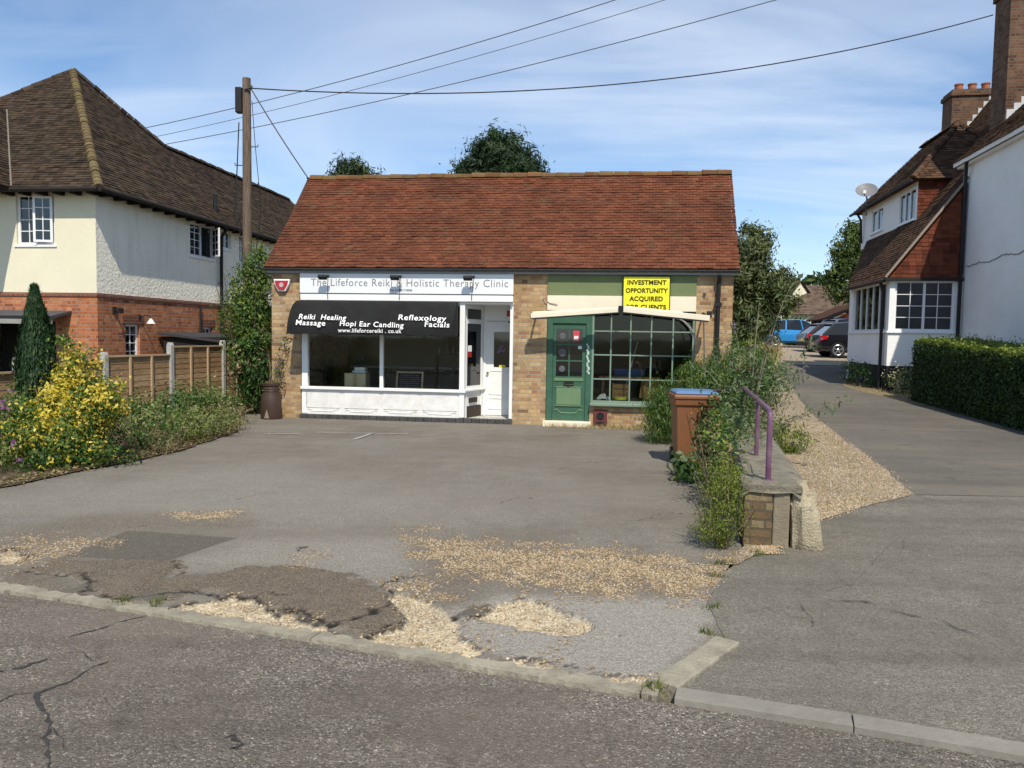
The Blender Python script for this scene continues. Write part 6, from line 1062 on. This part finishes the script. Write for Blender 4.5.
# leaf litter along the flower bed edge
ll = rng.uniform(7.6, 15.4, 2600); lx = np.interp(ll, ley, lex)+rng.normal(-.02, .1, 2600); quads_object('leaf_litter', leafquads(np.stack([lx, ll, np.full(2600, .028)+rng.random(2600)*.02], 1), nrm(rng.normal(size=(2600, 3))*.35+[0, 0, 1]), .045, .025), [lf_dry, lf_grass], None, (rng.random(2600) < .25).astype(int))['kind'] = 'stuff'
# ================================================================== cars
tyre = paint('tyre_rubber', (.015, .015, .016), .85, .2, 20); alloy = paint('alloy', (.45, .46, .48), .3, .15, 9, .8); carglass = glass_mat('car_glass', (.08, .1, .11), .0, .6, .7); redl = paint('red_lamp', (.4, .01, .012), .15, .05); clear = paint('clear_lamp', (.7, .72, .75), .1, .05); plate = paint('number_plate', (.75, .65, .1), .5, .1); trim = paint('car_trim', (.02, .02, .022), .6, .1)
def carpaint(name, c):
    m, t = newmat(name); p = t.n('BsdfPrincipled', {'Base Color': (*c, 1), 'Roughness': .28, 'Metallic': .25, 'Coat Weight': .8, 'Coat Roughness': .06}); t.n('OutputMaterial', {'Surface': p}); return m
def car(label, loc, rz, col, h=1.6, L=4.3, W_=1.82, group='cars parked at the end of the drive'):
    c = thing('parked_car', label, 'car', loc, rz, group); pm = carpaint('car_paint', col); k = h/1.6; hl = L/2
    # stations along x: (x, belt z, half width) front is +x
    st = [(-hl, .62, .70), (-hl+.05, .95, .80), (-hl+.35, 1.0, .88), (-.9, 1.0, .91), (0, .97, .91), (.75, .97, .91), (1.3, .95, .9), (hl-.3, .84, .84), (hl-.05, .72, .74), (hl, .58, .66)]
    vs = []; n = 9
    for x, zb, hw in st:
        zb *= k; z0 = .24 if abs(x) < hl-.2 else .34
        for f, z in ((.82, z0), (.97, z0+.1), (1.0, .5*k), (1.0, .72*k if zb > .72*k else zb-.04), (.955, zb), (.5, zb+.03), (0, zb+.04)): vs.append((x, hw*f, z))
    m7 = 7; full = []
    for i in range(len(st)): row = vs[i*m7:(i+1)*m7]; full += row+[(x, -y, z) for x, y, z in reversed(row[:-1])]
    r_ = 13; q = MB(); fs = [(i*r_+j, i*r_+j+1, (i+1)*r_+j+1, (i+1)*r_+j) for i in range(len(st)-1) for j in range(r_-1)]+[(i*r_+r_-1, i*r_, (i+1)*r_, (i+1)*r_+r_-1) for i in range(len(st)-1)]+[tuple(range(r_)), tuple(range((len(st)-1)*r_, len(st)*r_))]
    q.add(full, fs); body = q.build('body', pm, c, smooth=True, angle=40)
    # greenhouse: glass with painted roof and pillars
    gb = [(-hl+.16, 1.0*k), (-hl+.75, 1.48*k), (-.2, 1.575*k), (.35, 1.54*k), (1.15, .98*k)]; gw_ = [.8, .66, .66, .65, .8]
    q = MB(); P = [(-hl+.14, .8, .985*k), (-hl+.7, .64, 1.47*k), (-.2, .66, 1.55*k), (.38, .65, 1.51*k), (1.28, .8, .95*k)]
    top = [(x, y, z) for x, y, z in P]; lowL = [(-hl+.14, .83, .97*k), (-.9, .87, .97*k), (0, .87, .95*k), (.6, .87, .95*k), (1.28, .82, .94*k)]
    vs = top+lowL+[(x, -y, z) for x, y, z in top]+[(x, -y, z) for x, y, z in lowL]
    q.add(vs, [(5, 6, 1, 0), (6, 7, 2, 1), (7, 8, 3, 2), (8, 9, 4, 3), (15, 10, 11, 16), (16, 11, 12, 17), (17, 12, 13, 18), (18, 13, 14, 19), (0, 1, 11, 10), (3, 4, 14, 13)]); q.build('windows', carglass, c)
    q = MB(); rp = [(-hl+.62, .62, 1.46*k), (-hl+.75, .66, 1.5*k), (-.7, .67, 1.57*k), (-.1, .67, 1.59*k), (.36, .66, 1.54*k), (.42, .63, 1.51*k)]; vs = []
    for x, y, z in rp: vs += [(x, y, z-.02), (x, y*.85, z+.02), (x, 0, z+.035), (x, -y*.85, z+.02), (x, -y, z-.02)]
    q.add(vs, [(i*5+j, i*5+j+1, i*5+j+6, i*5+j+5) for i in range(5) for j in range(4)])
    for s in (1, -1):
        for a, b in (((-hl+.2, .83*s, 1.0*k), (-hl+.72, .66*s, 1.48*k)), ((-.75, .88*s, .98*k), (-.7, .675*s, 1.53*k)), ((.2, .88*s, .96*k), (.1, .675*s, 1.54*k)), ((1.28, .82*s, .95*k), (.4, .655*s, 1.5*k))): q.beam(a, b, .06, .045 if a[0] > -1 else .1)
    q.build('roof', pm, c, smooth=True)
    for x in (-hl+.82, hl-.82):
        for s in (1, -1):
            o = MB(); Mw = Matrix.Rotation(R(90), 4, 'X'); y = s*(W_/2-.1); o.lathe([(.2, -.1), (.31, -.11), (.34, -.07), (.34, .07), (.31, .11), (.2, .1)], (x, y, .34), 26, 0, Mw); wh = o.build('wheel', tyre, c, smooth=True)
            o = MB(); o.lathe([(.05, 0), (.06, s*-.02), (.0, s*-.02)][:2]+[(.04, s*-.03)], (x, y+s*.095, .34), 12, 0, Mw)
            for a in range(5): t_ = a*1.257+.3; o.beam((x, y+s*.1, .34), (x+.215*math.cos(t_), y+s*.104, .34+.215*math.sin(t_)), .02, .055)
            o.tube([(x+.22*math.cos(t_), y+s*.1, .34+.22*math.sin(t_)) for t_ in np.linspace(0, 6.283, 25)], .016, 6); o.build('rim', alloy, wh)
            o = MB(); pts = [(x+.4*math.cos(t_), y+s*.012, .35+.4*math.sin(t_)) for t_ in np.linspace(.0, math.pi, 14)]; o.tube(pts, .05, 6); o.build('wheel_arch', trim, c, smooth=True)
    for s in (1, -1):
        o = MB(); o.prism([(-hl+.02, .72*k), (-hl+.32, .80*k), (-hl+.4, .93*k), (-hl+.06, .97*k)], .0, .19, lambda a, b, d: (a, s*(.735+d), b)); o.build('tail_light', redl, c, bevel=.02)
        o = MB(); o.prism([(hl-.05, .62*k), (hl-.02, .68*k), (hl-.42, .82*k), (hl-.4, .72*k)], .0, .16, lambda a, b, d: (a, s*(.70+d), b)); o.build('headlight', clear, c, bevel=.02)
        o = MB(); o.box((.95, s*1.0-.09, .95*k), (1.1, s*1.0+.09, 1.08*k)); o.build('wing_mirror', pm, c, bevel=.03)
    o = MB(); o.box((-hl-.025, -.72, .3), (-hl+.2, .72, .52)); o.build('bumper', trim, c, bevel=.04); o = MB(); o.box((hl-.2, -.66, .3), (hl+.02, .66, .5)); o.build('bumper', trim, c, bevel=.04); o = MB(); o.box((-hl-.04, -.26, .56), (-hl+.03, .26, .67)); o.build('number_plate', plate, c)
    o = MB(); o.box((-hl+.05, -.915, .3), (hl-.1, -.88, .36)); o.build('side_trim', trim, c); o = MB(); o.box((-hl+.05, .88, .3), (hl-.1, .915, .36)); o.build('side_trim', trim, c); return c
car('bright blue small SUV parked furthest left with its red rear lamp showing', (16.4, 44.9, Tz(16.4, 44.9)+.02), R(-4), (.03, .26, .6), 1.6)
car('glossy black SUV parked nearest, half hidden behind the white bay', (15.9, 35.0, Tz(15.9, 35)+.02), R(-5), (.008, .008, .012), 1.62, 4.4)
car('dark maroon hatchback parked between the blue car and the black one', (17.0, 39.8, Tz(17, 39.8)+.02), R(-3), (.05, .008, .012), 1.52, 4.2)
car('silver people carrier whose roof shows above the black and maroon cars', (22.2, 50.5, Tz(22, 50)+.02), R(12), (.5, .52, .54), 1.85, 4.6)
# ================================================================== far buildings
tile_far = island_mat('far_brown_tile', [(0, (.09, .06, .045)), (.5, (.14, .10, .075)), (1, (.18, .13, .1))], .9, .4)
fb = thing('bungalow', 'brown roofed bungalow far behind the parked cars', 'house', (26.0, 62, 1.3), R(-8)); q = MB(); q.box((-4.2, -3, 0), (6, 3, 2.5)); q.prism([(-3, 2.5), (3, 2.5), (0, 4.5)], -4.2, 6, lambda a, b, d: (d, a, b)); q.build('wall', cream_r, fb)
q = MB(); tiles(q, (-4.5, -3.3, 2.4), (1, 0, 0), (0, 3.3, 2.45), [(0, 0), (10.8, 0), (10.8, 4.1), (0, 4.1)], .33, .22); tiles(q, (6.3, 3.3, 2.4), (-1, 0, 0), (0, -3.3, 2.45), [(0, 0), (10.8, 0), (10.8, 4.1), (0, 4.1)], .33, .22); q.build('roof', tile_far, fb)
for x in (-2.5, 1.5): q = MB(); q.box((x, -3.03, .9), (x+1.6, -2.99, 2.0)); q.build('window', darkglass, fb)
fb = thing('distant_house', 'brown gabled house roof seen left of the bungalow through the trees', 'house', (21.6, 64, 1.3), R(20)); q = MB(); q.box((-2.2, -3, 0), (2.2, 3, 2.6)); q.prism([(-2.2, 2.6), (2.2, 2.6), (0, 5.0)], -3, 3, lambda a, b, d: (a, d, b)); q.build('wall', cream_r, fb)
q = MB(); tiles(q, (-2.5, -3.2, 2.4), (0, 1, 0), (2.5, 0, 2.7), [(0, 0), (6.4, 0), (6.4, 3.68), (0, 3.68)], .33, .22); tiles(q, (2.5, 3.2, 2.4), (0, -1, 0), (-2.5, 0, 2.7), [(0, 0), (6.4, 0), (6.4, 3.68), (0, 3.68)], .33, .22); q.build('roof', tile_far, fb); q = MB(); q.box((-.4, 1, 4.2), (.4, 1.6, 6)); q.build('chimney', cbrick, fb)
fb = thing('garage', 'low garage with dark roof and red boarded gable behind the cars', 'garage', (22.9, 53, 1.3), R(-6)); q = MB(); q.box((-1.7, -2.5, 0), (1.7, 2.5, 1.9)); q.build('wall', timber, fb); q = MB(); q.prism([(-1.5, 1.85), (1.5, 1.85), (0, 2.62)], -2.53, -2.4, lambda a, b, d: (a, d, b)); q.box((-1.4, -2.52, .0), (1.4, -2.505, 1.84)); q.build('gable', paint('red_boarding', (.35, .05, .03), .7, .3, 5), fb)
q = MB(); q.prism([(-2.05, 1.75), (0, 2.78), (2.05, 1.75), (2.05, 1.85), (0, 2.9), (-2.05, 1.85)], -2.8, 2.6, lambda a, b, d: (a, d, b)); q.build('roof', tile_dk, fb)
# ================================================================== trees
def tree(label, loc, trunk_h, blobs, mats, frac, clumps, per, spread, L, W, r=.15, name='tree', bias=None, lo=.35, group='trees beyond the buildings', limbs=9, flat=1):
    o = plant(name, label, 'tree', loc, group); foliage('crown', o, mats, blobs, clumps, per, spread, L, W, lo, bias, None, frac, flat); q = MB(); q.tube([(0, 0, -.1), (.05, 0, trunk_h*.5), (0, .05, trunk_h)], [r, r*.8, r*.45], 8)
    for b in blobs[:limbs]: q.tube([(0, 0, trunk_h*random.uniform(.45, .85)), (b[0]*.5, b[1]*.5, b[2]-.3*b[5]), (b[0], b[1], b[2])], [r*.4, r*.25, r*.1], 6)
    q.build('trunk', bark, o); return o
lf_pine = leaf_mat('pine_needle', [(.008, .022, .008), (.018, .04, .013), (.04, .07, .022)], .12); lf_pine2 = leaf_mat('olive_needle', [(.06, .085, .03), (.12, .15, .055), (.19, .21, .09)], .2); lf_birch = leaf_mat('birch_leaf', [(.05, .08, .02), (.1, .15, .036), (.17, .22, .06)], .3); lf_bg = leaf_mat('background_leaf', [(.018, .038, .012), (.04, .07, .02), (.08, .115, .035)], .25)
Yp = 42; z0 = lambda py: 1.7+(335-py)/770*Yp
bl = [(0, 0, 12.0, 1.6, 1.6, 1.1), (-1.6, 0, 11.1, 1.3, 1.3, .9), (1.5, .2, 11.3, 1.3, 1.3, .9), (-2.3, .3, 10.4, .85, 1.0, .7), (2.4, -.2, 10.5, .8, 1.0, .7), (.4, -.8, 11.0, 1.5, 1.2, 1.0), (-.6, .6, 12.5, 1.1, 1.0, .75), (.9, .3, 12.4, 1.0, 1, .75), (0, 0, 9.6, 2.4, 2, 1.0), (-.3, 0, 13.2, .5, .5, .35), (.9, 0, 13.0, .45, .5, .3), (-1.4, .2, 12.5, .5, .5, .35), (1.9, 0, 12.1, .5, .5, .35), (2.7, 0, 11.1, .45, .5, .3), (-2.6, 0, 11.2, .45, .5, .3), (-3.0, 0, 10.3, .5, .5, .35), (3.2, .1, 10.2, .5, .5, .35)]
tree('large dark rounded pine crown showing above the middle of the red roof', (-.85, Yp, 0), 10.2, [(b[0]*.86, b[1], b[2]-.8, b[3]*.9, *b[4:]) for b in bl], [lf_pine, lf_dark], [.8, .2], 700, 46, .22, .36, .07, .28, 'pine_tree')
Yq = 38; bl = [(0, 0, 9.3, .9, .9, .75), (-.9, 0, 8.9, .7, .7, .5), (.85, 0, 9.0, .7, .7, .55), (.3, .2, 9.8, .45, .5, .4), (-.4, .1, 9.7, .4, .5, .35), (0, 0, 8.3, 1.5, 1.2, .7), (1.2, 0, 9.35, .3, .3, .25)]
tree('smaller dark pine top showing at the left end of the red ridge', (-7.9, Yq, 0), 8.5, bl, [lf_pine, lf_pine2], [.75, .25], 240, 42, .18, .34, .06, .2, 'pine_tree')
Yt = 32; bl = [(0, 0, 5.5, .9, .9, .9), (-.7, 0, 4.6, 1.1, 1, .8), (.8, 0, 4.4, 1.0, .9, .7), (1.2, -.2, 3.6, .75, .8, .5), (-.5, .3, 3.3, 1.3, 1, .8), (.3, -.2, 6.2, .5, .5, .45), (-.2, 0, 6.5, .35, .4, .35), (.5, .2, 2.6, .9, .8, .6), (-1.0, 0, 2.4, .8, .8, .6), (1.5, 0, 4.2, .35, .4, .25)]
tree('olive green conifer with bare lower trunk standing just right of the shop', (9.75, Yt, .8), 5.2, [(b[0], b[1], b[2]-1.15, *b[3:]) for b in bl], [lf_pine2, lf_pine], [.78, .22], 560, 40, .17, .24, .065, .1, 'conifer_tree')
bl = [(0, 0, 6.8, .8, .8, .9), (-.6, 0, 5.9, .8, .8, .8), (.7, .1, 6.0, .9, .8, .8), (0, 0, 4.9, 1.2, 1, .8), (-.9, 0, 4.2, .7, .7, .7), (.9, 0, 4.4, .9, .8, .7), (.1, 0, 7.6, .4, .4, .4), (-.2, 0, 3.4, 1.1, .9, .6)]
tree('light green drooping birch tree behind the far end of the white house', (20.9, 48, 1.3), 6.5, bl, [lf_birch, lf_bg], [.7, .3], 260, 40, .2, .2, .12, .13, 'birch_tree', np.array([0, 0, -.8]))
for lb, x, y, h, w_, mm in (('dark bushy tree behind the blue car on its left', 17.2, 56, 2.6, 1.6, lf_bg), ('round dark green tree between the shop conifer and the far roofs', 15.3, 50, 3.4, 1.5, lf_pine2), ('wide green bush in front of the distant brown roofs', 19.6, 55, 1.9, 1.5, lf_birch), ('tall dark tree just behind the shop conifer', 10.6, 44, 5.0, 2.0, lf_bg), ('dark shrub mass at the foot of the shop conifer', 8.8, 33.5, 1.7, 1.3, lf_bg)):
    tree(lb, (x, y, Tz(x, y)), h*.8, [(0, 0, h*.6, w_, w_*.8, h*.42), (-.5*w_, 0, h*.42, w_*.7, w_*.7, h*.36), (.6*w_, .1, h*.4, w_*.7, w_*.7, h*.36)], [mm, lf_dark], [.75, .25], 90, 34, .24, .26, .13, .1, 'background_tree', limbs=3)
# far wood along the horizon
n = 22000; X_ = rng.uniform(-170, 190, n); hh = 5+4.5*vnoise(X_*.09, X_*0, 3)+2.5*vnoise(X_*.35, X_*0, 5); P = np.stack([X_, 118+rng.uniform(-5, 5, n), 1.3+hh*rng.random(n)**.6], 1)
quads_object('far_wood', leafquads(P, nrm(rng.normal(size=P.shape)+[0, -.7, .4]), 1.3, .8), lf_bg)['kind'] = 'stuff'
